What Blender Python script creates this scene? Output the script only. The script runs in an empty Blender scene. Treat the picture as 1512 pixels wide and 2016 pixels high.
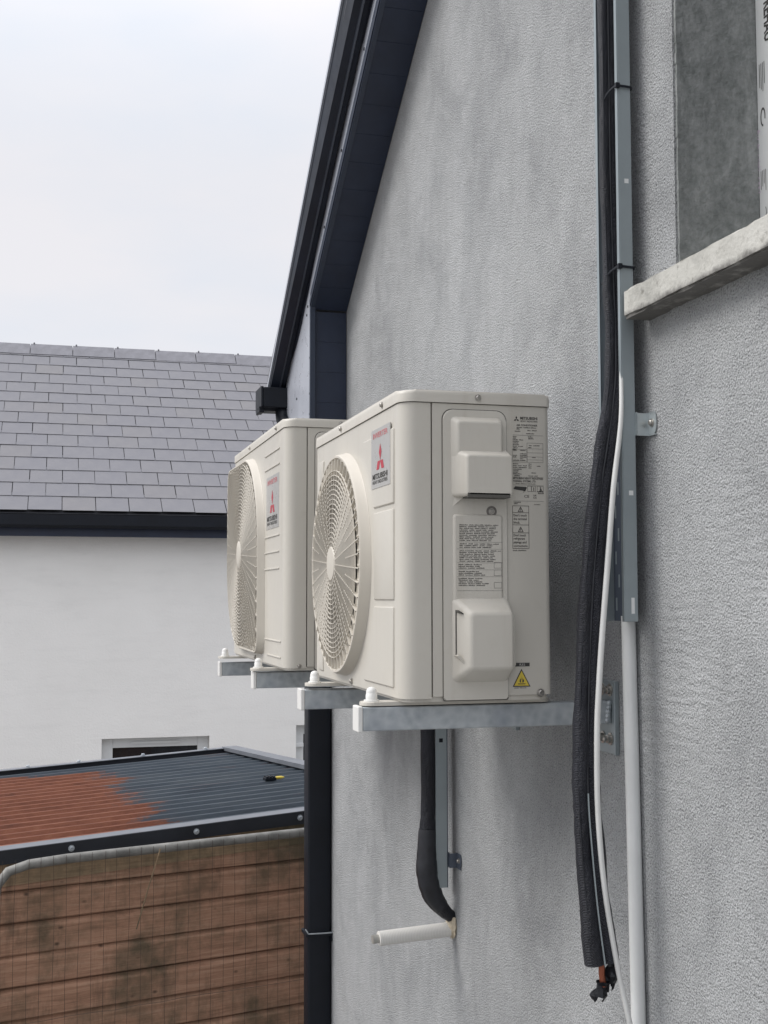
import bpy, bmesh, math, random
from mathutils import Vector, Matrix
R = math.radians
random.seed(7)
S = bpy.context.scene
COL = S.collection

# ------------------------------------------------------------------ camera
cam_d = bpy.data.cameras.new('camera'); cam = bpy.data.objects.new('camera', cam_d); COL.objects.link(cam)
cr, cu, cf = Vector((.96557635, -.26011734, -.00113485)), Vector((-.01681823, -.06678309, .99762576)), Vector((.25957555, .96326476, .06885889))
cam.matrix_world = Matrix(((cr.x, cu.x, -cf.x, -1.08549), (cr.y, cu.y, -cf.y, -2.22996), (cr.z, cu.z, -cf.z, .19815), (0, 0, 0, 1)))
cam_d.sensor_fit = 'VERTICAL'; cam_d.sensor_height = 36; cam_d.sensor_width = 27; cam_d.lens = 42.9545
cam_d.clip_start = .05; cam_d.clip_end = 2000
S.camera = cam

# ------------------------------------------------------------------ sky, sun, exposure (bright overcast day)
SUN_DIR = Vector((-.80, .22, .80)).normalized()           # towards the sun, veiled by cloud
el = math.asin(SUN_DIR.z); az = math.atan2(SUN_DIR.x, SUN_DIR.y)
W = bpy.data.worlds.new('World'); S.world = W; W.use_nodes = True
nt = W.node_tree; N = nt.nodes; Lk = nt.links
for n in list(N): N.remove(n)
wo = N.new('ShaderNodeOutputWorld'); bg = N.new('ShaderNodeBackground'); bg.inputs[1].default_value = .1
sky = N.new('ShaderNodeTexSky'); sky.sky_type = 'NISHITA'; sky.sun_disc = False
sky.sun_elevation = el; sky.sun_rotation = az
tc = N.new('ShaderNodeTexCoord'); sep = N.new('ShaderNodeSeparateXYZ')
Lk.new(tc.outputs['Generated'], sep.inputs[0])
rmp = N.new('ShaderNodeMapRange'); rmp.interpolation_type = 'SMOOTHSTEP'; rmp.inputs[1].default_value = .30; rmp.inputs[2].default_value = 1
rmp.inputs[3].default_value = 6.55; rmp.inputs[4].default_value = 17.0           # cloud gets brighter towards the zenith
Lk.new(sep.outputs['Z'], rmp.inputs[0])
cn = N.new('ShaderNodeTexNoise'); cn.inputs['Scale'].default_value = 2.2; cn.inputs['Detail'].default_value = 5; cn.inputs['Roughness'].default_value = .5
mp = N.new('ShaderNodeMapping'); mp.inputs['Scale'].default_value = (1, 1, 2.6)
Lk.new(tc.outputs['Generated'], mp.inputs[0]); Lk.new(mp.outputs[0], cn.inputs['Vector'])
tint = N.new('ShaderNodeValToRGB')
tint.color_ramp.elements[0].position = .38; tint.color_ramp.elements[0].color = (.885, .945, 1.04, 1)
tint.color_ramp.elements[1].position = .60; tint.color_ramp.elements[1].color = (1.03, 1.01, 1.04, 1)
Lk.new(cn.outputs[0], tint.inputs[0])
cl = N.new('ShaderNodeVectorMath'); cl.operation = 'SCALE'
Lk.new(tint.outputs[0], cl.inputs[0]); Lk.new(rmp.outputs[0], cl.inputs['Scale'])
mixs = N.new('ShaderNodeMix'); mixs.data_type = 'RGBA'; mixs.inputs[0].default_value = .93
Lk.new(sky.outputs[0], mixs.inputs[6]); Lk.new(cl.outputs[0], mixs.inputs[7])
Lk.new(mixs.outputs[2], bg.inputs[0]); Lk.new(bg.outputs[0], wo.inputs[0])
sd = bpy.data.lights.new('sun', 'SUN'); sd.energy = 1.5; sd.angle = R(27); sd.color = (1, .97, .93)
sun = bpy.data.objects.new('sun', sd); COL.objects.link(sun)
sun.rotation_euler = SUN_DIR.to_track_quat('Z', 'Y').to_euler(); sun.location = (-6, 2, 8)
S.view_settings.view_transform = 'Standard'; S.view_settings.look = 'None'
S.view_settings.exposure = .40; S.view_settings.gamma = 1; S.view_settings.use_curve_mapping = False

# ------------------------------------------------------------------ materials
def lin(h):
    h = h.lstrip('#'); c = [int(h[i:i+2], 16) / 255 for i in (0, 2, 4)]
    return tuple(x / 12.92 if x <= .04045 else ((x + .055) / 1.055) ** 2.4 for x in c) + (1,)
class NG:
    def __init__(s, name):
        s.m = bpy.data.materials.new(name); s.m.use_nodes = True; s.t = s.m.node_tree; s.n = s.t.nodes
        s.b = s.n['Principled BSDF']; s.tc = s.n.new('ShaderNodeTexCoord')
    def link(s, a, b): s.t.links.new(a, b)
    def noise(s, scale, detail=4, rough=.55, stretch=None, coord='Object', dist=0):
        n = s.n.new('ShaderNodeTexNoise'); n.inputs['Scale'].default_value = scale
        n.inputs['Detail'].default_value = detail; n.inputs['Roughness'].default_value = rough; n.inputs['Distortion'].default_value = dist
        src = s.tc.outputs[coord]
        if stretch:
            m = s.n.new('ShaderNodeMapping'); m.inputs['Scale'].default_value = stretch; s.link(src, m.inputs[0]); src = m.outputs[0]
        s.link(src, n.inputs['Vector']); return n.outputs[0]
    def voro(s, scale, feature='F1', stretch=None):
        n = s.n.new('ShaderNodeTexVoronoi'); n.feature = feature; n.inputs['Scale'].default_value = scale
        src = s.tc.outputs['Object']
        if stretch:
            m = s.n.new('ShaderNodeMapping'); m.inputs['Scale'].default_value = stretch; s.link(src, m.inputs[0]); src = m.outputs[0]
        s.link(src, n.inputs['Vector']); return n.outputs['Distance']
    def ramp(s, f, stops):
        r = s.n.new('ShaderNodeValToRGB'); e = r.color_ramp.elements
        while len(e) < len(stops): e.new(.5)
        for i, (p, c) in enumerate(stops):
            e[i].position = p; e[i].color = c if len(c) == 4 else tuple(c) + (1,)
        s.link(f, r.inputs[0]); return r.outputs[0]
    def mix(s, f, a, b, mode='MIX'):
        m = s.n.new('ShaderNodeMix'); m.data_type = 'RGBA'; m.blend_type = mode
        for v, i in ((f, 0), (a, 6), (b, 7)):
            if hasattr(v, 'is_linked'): s.link(v, m.inputs[i])
            else: m.inputs[i].default_value = v
        return m.outputs[2]
    def math(s, op, a, b=0, c=0):
        m = s.n.new('ShaderNodeMath'); m.operation = op
        for i, v in enumerate((a, b, c)):
            if hasattr(v, 'is_linked'): s.link(v, m.inputs[i])
            else: m.inputs[i].default_value = v
        return m.outputs[0]
    def xyz(s, coord='Object'):
        p = s.n.new('ShaderNodeSeparateXYZ'); s.link(s.tc.outputs[coord], p.inputs[0]); return p.outputs
    def color(s, c):
        if hasattr(c, 'is_linked'): s.link(c, s.b.inputs['Base Color'])
        else: s.b.inputs['Base Color'].default_value = c
    def rough(s, v):
        if hasattr(v, 'is_linked'): s.link(v, s.b.inputs['Roughness'])
        else: s.b.inputs['Roughness'].default_value = v
    def bump(s, h, strength=.5, dist=.002):
        b = s.n.new('ShaderNodeBump'); b.inputs['Strength'].default_value = strength; b.inputs['Distance'].default_value = dist
        s.link(h, b.inputs['Height']); s.link(b.outputs[0], s.b.inputs['Normal'])
    def objrand(s):
        o = s.n.new('ShaderNodeObjectInfo'); return o.outputs['Random']
def simple(name, col, rough=.5, metal=0, var=.08, scale=12, bump=0, bscale=300, spec=.5, stretch=None):
    g = NG(name); c = lin(col) if isinstance(col, str) else col
    a = tuple(max(0, x * (1 - var)) for x in c[:3]); b = tuple(min(1, x * (1 + var)) for x in c[:3])
    g.color(g.ramp(g.noise(scale, 5, .6, stretch), [(.3, a), (.7, b)]))
    g.rough(g.math('MULTIPLY_ADD', g.noise(scale * 3, 3), .25, rough - .12)); g.b.inputs['Metallic'].default_value = metal
    g.b.inputs['Specular IOR Level'].default_value = spec
    if bump: g.bump(g.noise(bscale, 2), bump, .001)
    return g.m
M = {}
# roughcast render of the gable
def roughcast(name, base, grain=190., strength=.9, stain=.22):
    g = NG(name)
    big = g.noise(1.6, 4, .6, (1, 1, .45)); streak = g.noise(3.4, 5, .65, (1, 1, .6), 'Object', .5); mid = g.noise(22, 3, .6)
    gr = g.noise(grain, 3, .6, None, 'Object', .15); vo = g.voro(grain * .8)
    dk = tuple(x * (1 - stain) for x in base); lt = tuple(x * (1 + stain * .55) for x in base)
    c = g.ramp(g.math('ADD', g.math('MULTIPLY', big, .55), g.math('MULTIPLY', streak, .45)), [(.34, dk), (.47, tuple(x * .97 for x in base)), (.62, lt)])
    c = g.mix(.35, c, g.ramp(mid, [(.3, tuple(x * .8 for x in base)), (.7, tuple(x * 1.15 for x in base))]))
    damp = g.ramp(g.noise(3.0, 5, .62, (1, 1.0, .95), 'Object', .6), [(.36, (.70, .705, .715)), (.50, (1, 1, 1)), (.66, (1.13, 1.13, 1.125))])
    c = g.mix(.46, c, damp, 'MULTIPLY')
    blot = g.ramp(g.noise(9, 5, .7, (1, 1.0, .9), 'Object', .4), [(.60, (1, 1, 1)), (.76, (.78, .785, .79))])
    c = g.mix(.3, c, blot, 'MULTIPLY')
    pit_shade = g.ramp(gr, [(.31, (.26, .265, .27)), (.46, (.92, .92, .92)), (.60, (1.1, 1.1, 1.1)), (.78, (1.45, 1.45, 1.45))])  # shade of the grain painted in: hollows darkened, crests lightened
    c = g.mix(.8, c, pit_shade, 'MULTIPLY')
    g.color(c); g.rough(.92); g.b.inputs['Specular IOR Level'].default_value = .2
    h = g.math('ADD', g.math('MULTIPLY', gr, 1.0), g.math('MULTIPLY', vo, .5))
    # faint curved float marks in the render
    wv = g.n.new('ShaderNodeTexWave'); wv.wave_type = 'BANDS'; wv.bands_direction = 'Z'; wv.inputs['Scale'].default_value = 14
    wv.inputs['Distortion'].default_value = 9; wv.inputs['Detail'].default_value = 2; wv.inputs['Detail Scale'].default_value = .6
    g.link(g.tc.outputs['Object'], wv.inputs['Vector'])
    mask = g.ramp(g.noise(2.3, 2), [(.46, (0, 0, 0)), (.60, (1, 1, 1))])
    near = g.ramp(g.math('MULTIPLY_ADD', g.xyz()[1], -1.6, .55), [(.1, (0, 0, 0)), (.5, (1, 1, 1))])
    mask = g.math('MULTIPLY', mask, near)
    h = g.math('ADD', h, g.math('MULTIPLY', g.math('MULTIPLY', wv.outputs['Fac'], mask), .24))
    g.bump(h, strength, .008); return g.m
M['roughcast'] = roughcast('grey_roughcast', (.43, .437, .440), 265., .85, .28)
g = NG('bare_render_reveal')
c = g.ramp(g.noise(6, 6, .68, (1.6, 1, .45), dist=1.6), [(.30, (.085, .095, .092)), (.5, (.225, .238, .232)), (.70, (.42, .43, .42))])
c = g.mix(.5, c, g.ramp(g.noise(60, 4), [(.3, (.13, .14, .135)), (.7, (.33, .335, .33))]))
g.color(c); g.rough(.93); g.bump(g.math('ADD', g.noise(130, 3), g.math('MULTIPLY', g.noise(12, 5, .6, (1, 1, .4)), 1.4)), .7, .006); M['reveal'] = g.m
g = NG('cast_concrete_sill')
c = g.ramp(g.noise(9, 6, .65), [(.28, (.30, .295, .27)), (.5, (.47, .46, .42)), (.75, (.56, .55, .51))])
sp = g.ramp(g.noise(38, 5, .7), [(.30, (.35, .34, .32)), (.42, (1, 1, 1))])
c = g.mix(.75, c, sp, 'MULTIPLY')
zz_ = g.xyz()[2]
grime = g.ramp(g.math('ADD', g.math('MULTIPLY', g.math('SUBTRACT', .738, zz_), 45), g.math('MULTIPLY_ADD', g.noise(20, 4, .7), 1.6, -.5)), [(.45, (0, 0, 0)), (.95, (.85, .85, .85))])
c = g.mix(grime, c, (.085, .08, .075, 1)); g.color(c); g.rough(.85); g.bump(g.math('ADD', g.noise(110, 4), g.math('MULTIPLY', g.noise(16, 3), 2)), .5, .004); M['concrete'] = g.m
M['soffit'] = simple('anthracite_pvc', (.014, .022, .046, 1), .46, 0, .15, 9, .12, 200)
M['trim'] = simple('anthracite_trim', (.026, .036, .060, 1), .36, 0, .12, 9)
M['barge'] = simple('grey_coated_metal', (.43, .45, .50, 1), .30, .1, .04, 5)
M['black'] = simple('black_pvc', (.005, .007, .012, 1), .5, 0, .2, 7, 0, 300, .3)
M['blackcap'] = simple('black_verge_plastic', (.010, .014, .025, 1), .55, 0, .25, 7, 0, 300, .35)
M['fixing'] = simple('dark_fixing', (.02, .02, .025, 1), .4, .6)
M['galv'] = None
g = NG('galvanised_steel')
c = g.ramp(g.noise(16, 6, .65, dist=.6), [(.3, (.31, .34, .36)), (.5, (.44, .47, .49)), (.72, (.56, .59, .60))])
c = g.mix(.45, c, g.ramp(g.voro(55), [(.1, (.33, .36, .39)), (.7, (.55, .58, .59))]))
c = g.mix(.5, c, g.ramp(g.noise(7, 3, .7, (1, 1, .5)), [(.36, (.42, .45, .55)), (.5, (1, 1, 1))]), 'MULTIPLY')
g.color(c); g.b.inputs['Metallic'].default_value = .55; g.rough(g.math('MULTIPLY_ADD', g.noise(25, 4), .35, .28)); g.bump(g.noise(90, 3), .12, .001); M['galv'] = g.m
M['tray'] = simple('grey_tray_steel', (.30, .34, .355, 1), .42, .35, .08, 6, .08, 150)
M['trayin'] = simple('dark_tray_steel', (.085, .10, .13, 1), .5, .3, .1, 6)  # tray steel darkened to paint the inside's shade; also the dark clip's grey
M['zinc'] = simple('bright_zinc_clip', (.50, .54, .545, 1), .32, .6, .12, 30)
M['bolt'] = simple('bolt_steel', (.42, .40, .37, 1), .3, .85, .2, 60)
def enamel(name, base, rough):
    g = NG(name)
    c = g.ramp(g.noise(3.2, 4, .6), [(.3, tuple(x * .965 for x in base)), (.7, tuple(x * 1.03 for x in base))])
    drip = g.ramp(g.noise(14, 5, .7, (1, 1, .07)), [(.56, (1, 1, 1)), (.74, (.90, .885, .86))])
    dust = g.ramp(g.noise(30, 6, .75), [(.55, (1, 1, 1)), (.75, (.93, .92, .90))])
    c = g.mix(.6, g.mix(.8, c, drip, 'MULTIPLY'), dust, 'MULTIPLY')
    g.color(c); g.rough(g.math('MULTIPLY_ADD', g.noise(9, 4), .22, rough - .1)); g.bump(g.noise(420, 2), .05, .001); return g.m
M['case'] = enamel('ivory_enamel', (.555, .525, .465), .36)
M['case2'] = enamel('ivory_plastic', (.57, .54, .48), .42)
M['grille'] = simple('ivory_grille_plastic', (.56, .52, .45, 1), .45, 0, .04, 6)
M['seam'] = simple('painted_seam_shade', (.10, .095, .085, 1), .8)  # dark tone standing in for shade in panel seams and recesses
M['inside'] = simple('inner_shroud_grey', (.20, .185, .168, 1), .7, 0, .1)
M['coil'] = simple('dark_coil_fins', (.05, .048, .045, 1), .6, .3)
M['fan'] = simple('grey_fan_blade', (.07, .066, .062, 1), .5)
M['ink'] = simple('black_ink', (.045, .043, .040, 1), .7)
M['inkgrey'] = simple('grey_small_print', (.10, .097, .09, 1), .7)
M['red'] = simple('red_ink', (.42, .03, .05, 1), .5)
M['pinkred'] = simple('faded_red_ink', (.50, .16, .17, 1), .55)
M['badge'] = simple('silver_badge_film', (.45, .44, .42, 1), .30, .3, .05, 8)
M['yellow'] = simple('warning_yellow', (.62, .47, .06, 1), .5, 0, .04)
M['whitecap'] = simple('white_plastic_cap', (.74, .73, .70, 1), .42, 0, .03)
M['whitepipe'] = simple('white_pvc_pipe', (.70, .71, .70, 1), .36, 0, .06, 8)
M['whitecable'] = simple('white_cable_sheath', (.66, .66, .64, 1), .45, 0, .06, 14)
M['copper'] = simple('copper_tube', (.30, .10, .06, 1), .38, .8, .3, 40)
M['brass'] = simple('dull_grey_fitting', (.42, .41, .38, 1), .4, .4)
g = NG('black_woven_insulation')
a = g.n.new('ShaderNodeTexWave'); a.bands_direction = 'Z'; a.inputs['Scale'].default_value = 120; a.inputs['Distortion'].default_value = 1.2
b = g.n.new('ShaderNodeTexWave'); b.bands_direction = 'DIAGONAL'; b.inputs['Scale'].default_value = 150; b.inputs['Distortion'].default_value = 1.2
for q in (a, b): g.link(g.tc.outputs['Object'], q.inputs['Vector'])
wv = g.math('MULTIPLY', a.outputs['Fac'], b.outputs['Fac'])
c = g.ramp(wv, [(.2, (.008, .009, .014)), (.7, (.040, .043, .060)), (.95, (.085, .09, .11))])
c = g.mix(.5, c, g.ramp(g.noise(14, 5, .65, (1, 1, .3)), [(.35, (.009, .010, .016)), (.75, (.050, .054, .074))]))
g.color(c); g.rough(.5); g.bump(g.math('ADD', wv, g.math('MULTIPLY', g.noise(45, 4, .65, (1, 1, .6)), 3.6)), .8, .008); M['insul'] = g.m
M['tape'] = simple('black_tape_wrap', (.016, .017, .022, 1), .40, 0, .35, 25, .35, 60)
g = NG('ribbed_hose_foam')
a = g.n.new('ShaderNodeTexWave'); a.bands_direction = 'X'; a.inputs['Scale'].default_value = 70; a.inputs['Distortion'].default_value = 1.2
g.link(g.tc.outputs['Object'], a.inputs['Vector'])
g.color(g.ramp(a.outputs['Fac'], [(0, (.66, .64, .60)), (1, (.74, .725, .69))])); g.rough(.7); g.bump(a.outputs['Fac'], .3, .001); M['hose'] = g.m
M['foam'] = simple('beige_sealing_foam', (.52, .45, .34, 1), .9, 0, .2, 60, .8, 120)
# white building
g = NG('white_painted_render')
c = g.ramp(g.noise(1.1, 5, .6), [(.3, (.80, .785, .755)), (.7, (.85, .835, .805))])
c = g.mix(.6, c, g.ramp(g.noise(1.4, 6, .7, (1, 1, 5)), [(.28, (.91, .91, .91)), (.5, (1, 1, 1))]), 'MULTIPLY')
g.color(c); g.rough(.85)
z = g.xyz()[2]
low = g.ramp(g.math('MULTIPLY_ADD', z, -1, -.9), [(0, (0, 0, 0)), (.25, (1, 1, 1))])
g.bump(g.math('ADD', g.noise(45, 4), g.math('MULTIPLY', g.math('MULTIPLY', g.noise(6, 5, .6, (1, 1, 3), dist=1), low), 5)), .35, .01); M['white'] = g.m
g = NG('fibre_cement_slate')
rnd = g.objrand()
c = g.ramp(rnd, [(0, (.160, .157, .172)), (.5, (.165, .161, .174)), (.85, (.168, .163, .172)), (1, (.174, .164, .163))])
c = g.mix(.5, c, g.ramp(g.noise(7, 5, .6), [(.3, (.146, .148, .166)), (.7, (.186, .185, .196))]))
g.color(c); g.rough(.62); g.b.inputs['Specular IOR Level'].default_value = .3; g.bump(g.noise(55, 4), .15, .004); M['slate'] = g.m
M['ridge'] = simple('grey_ridge_tile', (.165, .163, .18, 1), .6, 0, .15, 9, .2, 60)
M['underlay'] = simple('slate_underlay', (.035, .036, .042, 1), .8)
M['frame'] = simple('white_window_frame', (.62, .63, .63, 1), .4, 0, .03)
g = NG('dark_window_glass'); g.color((.012, .013, .016, 1)); g.rough(g.math('MULTIPLY_ADD', g.noise(3, 2), .06, .03)); g.b.inputs['Specular IOR Level'].default_value = .6; M['glass'] = g.m
# shed
g = NG('corrugated_sheet_paint_and_rust')
o = g.xyz(); X, Y = o[0], o[1]
nz = g.noise(2.2, 6, .7, (1, 1, 1)); nz2 = g.noise(1.6, 6, .7, (.18, 7, 1))
# rust has eaten the painted sheet west of a ragged line
edge = g.math('ADD', g.math('SUBTRACT', X, g.math('ADD', -1.28, g.math('MULTIPLY', g.math('MAXIMUM', g.math('SUBTRACT', Y, .3), 0), .14))), g.math('MULTIPLY_ADD', nz, .6, -.3))
edge = g.math('ADD', edge, g.math('MULTIPLY_ADD', nz2, .8, -.4))
edge = g.math('ADD', edge, g.math('MULTIPLY', g.math('MAXIMUM', g.math('SUBTRACT', Y, 2.28), 0), 4))
rustf = g.ramp(edge, [(.47, (1, 1, 1)), (.53, (0, 0, 0))]); 
e2 = g.math('MULTIPLY_ADD', edge, 1, .5); e2 = g.math('ADD', e2, g.math('MULTIPLY_ADD', g.noise(22, 7, .85, (.5, 1.5, 1)), .42, -.21)); rustf = g.ramp(e2, [(.45, (1, 1, 1)), (.50, (.7, .7, .7)), (.545, (.06, .06, .06)), (.62, (0, 0, 0))])
spots = g.ramp(g.noise(2.6, 6, .75, (.35, 3, 1)), [(.60, (0, 0, 0)), (.72, (.6, .6, .6))])
rustf = g.mix(1, rustf, spots, 'LIGHTEN')
paint = g.ramp(g.noise(5, 6, .7, (.3, 3, 1)), [(.25, (.058, .074, .095)), (.5, (.090, .115, .142)), (.75, (.150, .170, .185))])
rust = g.ramp(g.noise(9, 7, .8, (.6, 2.2, 1)), [(.25, (.15, .055, .032)), (.45, (.27, .092, .047)), (.6, (.34, .125, .066)), (.78, (.42, .20, .12))])
g.color(g.mix(rustf, paint, rust)); g.rough(g.math('MULTIPLY_ADD', nz, .3, .45)); g.bump(g.noise(70, 4), .25, .003); M['sheet'] = g.m
M['flash'] = simple('black_coated_flashing', (.012, .014, .020, 1), .42, 0, .3, 6)
M['flashtop'] = simple('grey_coated_flashing', (.17, .18, .20, 1), .4, .2, .15, 8)
def timber(name, ca, cb, cc):
    g = NG(name)
    rnd = g.objrand(); off = g.n.new('ShaderNodeVectorMath'); off.operation = 'ADD'
    cmb = g.n.new('ShaderNodeCombineXYZ'); g.link(g.math('MULTIPLY', rnd, 31), cmb.inputs[0]); g.link(g.math('MULTIPLY', rnd, 17), cmb.inputs[1])
    g.link(g.tc.outputs['Object'], off.inputs[0]); g.link(cmb.outputs[0], off.inputs[1])
    def nz(sc, st, d=5, rg=.6, dist=0):
        m = g.n.new('ShaderNodeMapping'); m.inputs['Scale'].default_value = st; g.link(off.outputs[0], m.inputs[0])
        n = g.n.new('ShaderNodeTexNoise'); n.inputs['Scale'].default_value = sc; n.inputs['Detail'].default_value = d; n.inputs['Roughness'].default_value = rg; n.inputs['Distortion'].default_value = dist
        g.link(m.outputs[0], n.inputs['Vector']); return n.outputs[0]
    grain = nz(7, (.5, 1, 9), 6, .65, .6)
    c = g.ramp(grain, [(.25, ca), (.5, cb), (.75, cc)])
    # algae and weather stains shared by the whole wall (world space patches)
    alg = g.ramp(g.noise(1.7, 5, .65, (1, 1, .45), 'Generated'), [(.4, (0, 0, 0)), (.6, (1, 1, 1))])
    geo = g.n.new('ShaderNodeNewGeometry')
    def wz(sc, st_, d, rg):
        m = g.n.new('ShaderNodeMapping'); m.inputs['Scale'].default_value = st_; g.link(geo.outputs['Position'], m.inputs[0])
        n = g.n.new('ShaderNodeTexNoise'); n.inputs['Scale'].default_value = sc; n.inputs['Detail'].default_value = d; n.inputs['Roughness'].default_value = rg; g.link(m.outputs[0], n.inputs['Vector']); return n.outputs[0]
    st = wz(2.1, (1, 1, .8), 6, .7)
    c = g.mix(g.ramp(st, [(.44, (0, 0, 0)), (.62, (.82, .82, .82))]), c, (.070, .062, .036, 1))
    drip = wz(4.5, (2.2, 1, .35), 5, .7)
    c = g.mix(g.ramp(drip, [(.55, (0, 0, 0)), (.75, (.6, .6, .6))]), c, (.035, .028, .020, 1))
    # knots
    m = g.n.new('ShaderNodeMapping'); m.inputs['Scale'].default_value = (1, 1, 1.6); g.link(off.outputs[0], m.inputs[0])
    v = g.n.new('ShaderNodeTexVoronoi'); v.inputs['Scale'].default_value = 6.5; g.link(m.outputs[0], v.inputs['Vector'])
    c = g.mix(g.ramp(v.outputs['Distance'], [(.03, (.75, .75, .75)), (.10, (0, 0, 0))]), c, (.022, .012, .008, 1))
    g.color(c); g.rough(.85); g.bump(g.math('ADD', grain, g.math('MULTIPLY', nz(60, (.3, 1, 3)), .5)), .5, .004); return g.m
M['board'] = timber('stained_shiplap', (.23, .122, .076), (.37, .205, .130), (.47, .29, .195))
M['fresh'] = timber('paler_timber', (.20, .13, .075), (.29, .195, .115), (.36, .26, .16))
M['tube'] = simple('weathered_steel_tube', (.20, .195, .18, 1), .6, .3, .35, 14, .3, 60)
M['wire'] = simple('dull_wire', (.07, .05, .038, 1), .6, .3)
g = NG('concrete_yard'); g.color(g.ramp(g.noise(.8, 6, .7), [(.3, (.15, .15, .145)), (.7, (.26, .255, .245))])); g.rough(.9); g.bump(g.noise(40, 4), .3, .01); M['yard'] = g.m
M['pvcfilm'] = simple('white_film_on_frame', (.66, .67, .66, 1), .38, 0, .04)
M['pinkfilm'] = simple('faded_pink_print', (.62, .50, .62, 1), .45, 0, .1, 30)

# ------------------------------------------------------------------ mesh helpers
def mesh(bm, name, smooth=False, angle=None):
    bmesh.ops.recalc_face_normals(bm, faces=bm.faces)
    me = bpy.data.meshes.new(name); bm.to_mesh(me); bm.free()
    if smooth:
        for p in me.polygons: p.use_smooth = True
        if angle: me.set_sharp_from_angle(angle=R(angle))
        for p in me.polygons:
            if len(p.vertices) > 4: p.use_smooth = False
    return me
def obj(name, bm, mat, parent=None, smooth=False, angle=35, loc=None, mats=None):
    me = bm if isinstance(bm, bpy.types.Mesh) else mesh(bm, name, smooth, angle)
    if not me.materials:
        for m in (mats or [mat]): me.materials.append(m if not isinstance(m, str) else M[m])
    o = bpy.data.objects.new(name, me); COL.objects.link(o)
    if parent: o.parent = parent
    if loc: o.location = loc
    return o
def tag(o, label=None, cat=None, group=None, kind=None):
    if label: o['label'] = label
    if cat: o['category'] = cat
    if group: o['group'] = group
    if kind: o['kind'] = kind
    return o
def thing(name, loc, label, cat, group=None, rotz=0):
    o = bpy.data.objects.new(name, None); COL.objects.link(o); o.location = loc; o.rotation_euler = (0, 0, rotz)
    o.empty_display_size = .1
    return tag(o, label, cat, group)
BM = bmesh.new
def box(bm, lo, hi, bev=0, seg=2):
    lo = Vector(lo); hi = Vector(hi)
    r = bmesh.ops.create_cube(bm, size=1); vs = r['verts']
    for v in vs: v.co = Vector([lo[i] + (v.co[i] + .5) * (hi[i] - lo[i]) for i in range(3)])
    if bev:
        es = list({e for v in vs for e in v.link_edges})
        bmesh.ops.bevel(bm, geom=es, offset=bev, segments=seg, profile=.5, affect='EDGES')
    return bm
def prism(bm, pts, axis, a, b, bev=0, seg=2, taper=None):
    """polygon pts (2-D) extruded along axis from a to b; taper = 2nd outline at b"""
    def P(p, t):
        q = [p[0], p[1]]; q.insert(axis, t); return Vector(q)
    A = [bm.verts.new(P(p, a)) for p in pts]; B = [bm.verts.new(P(p, b)) for p in (taper or pts)]
    n = len(pts); fs = [bm.faces.new(A), bm.faces.new(B[::-1])]
    for i in range(n): fs.append(bm.faces.new((A[i], A[(i + 1) % n], B[(i + 1) % n], B[i])))
    if bev:
        es = [e for e in fs[1].edges] if taper else [e for e in fs[1].edges] + [e for e in bm.edges if (e.verts[0] in A and e.verts[1] in B) or (e.verts[1] in A and e.verts[0] in B)]
        bmesh.ops.bevel(bm, geom=list(set(es)), offset=bev, segments=seg, profile=.5, affect='EDGES')
    return bm
def rrect(x0, x1, y0, y1, r, n=6):
    rs = r if isinstance(r, (tuple, list)) else (r,) * 4       # corners: x1y1, x0y1, x0y0, x1y0
    out = []
    for k, (cx, cy, a0) in enumerate(((x1 - rs[0], y1 - rs[0], 0), (x0 + rs[1], y1 - rs[1], 90), (x0 + rs[2], y0 + rs[2], 180), (x1 - rs[3], y0 + rs[3], 270))):
        for i in range(n + 1):
            a = R(a0 + 90 * i / n); out.append((cx + rs[k] * math.cos(a), cy + rs[k] * math.sin(a)))
    return out
def tube(bm, pts, r, sides=10, cap=True, squash=None, up=None):
    pts = [Vector(p) for p in pts]; n = len(pts); rs = r if isinstance(r, (list, tuple)) else [r] * n
    rings = []; prev = None
    for i, p in enumerate(pts):
        t = (pts[min(i + 1, n - 1)] - pts[max(i - 1, 0)]).normalized()
        ref = Vector(up) if up else (prev if prev else (Vector((0, 0, 1)) if abs(t.z) < .9 else Vector((1, 0, 0))))
        a = (ref - t * ref.dot(t)).normalized(); b = t.cross(a); prev = a
        sa, sb = squash if squash else (1, 1)
        rings.append([bm.verts.new(p + (a * math.cos(2 * math.pi * k / sides) * sa + b * math.sin(2 * math.pi * k / sides) * sb) * rs[i]) for k in range(sides)])
    for i in range(n - 1):
        for k in range(sides): bm.faces.new((rings[i][k], rings[i][(k + 1) % sides], rings[i + 1][(k + 1) % sides], rings[i + 1][k]))
    if cap: bm.faces.new(rings[0][::-1]); bm.faces.new(rings[-1])
    return bm
def spline(pts, n=8):
    P = [Vector(p) for p in pts]; P = [P[0] * 2 - P[1]] + P + [P[-1] * 2 - P[-2]]; out = []
    for i in range(1, len(P) - 2):
        for k in range(n):
            t = k / n; a, b, c, d = P[i - 1:i + 3]
            out.append(.5 * ((2 * b) + (c - a) * t + (2 * a - 5 * b + 4 * c - d) * t * t + (3 * b - a - 3 * c + d) * t ** 3))
    return out + [P[-2]]
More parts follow.
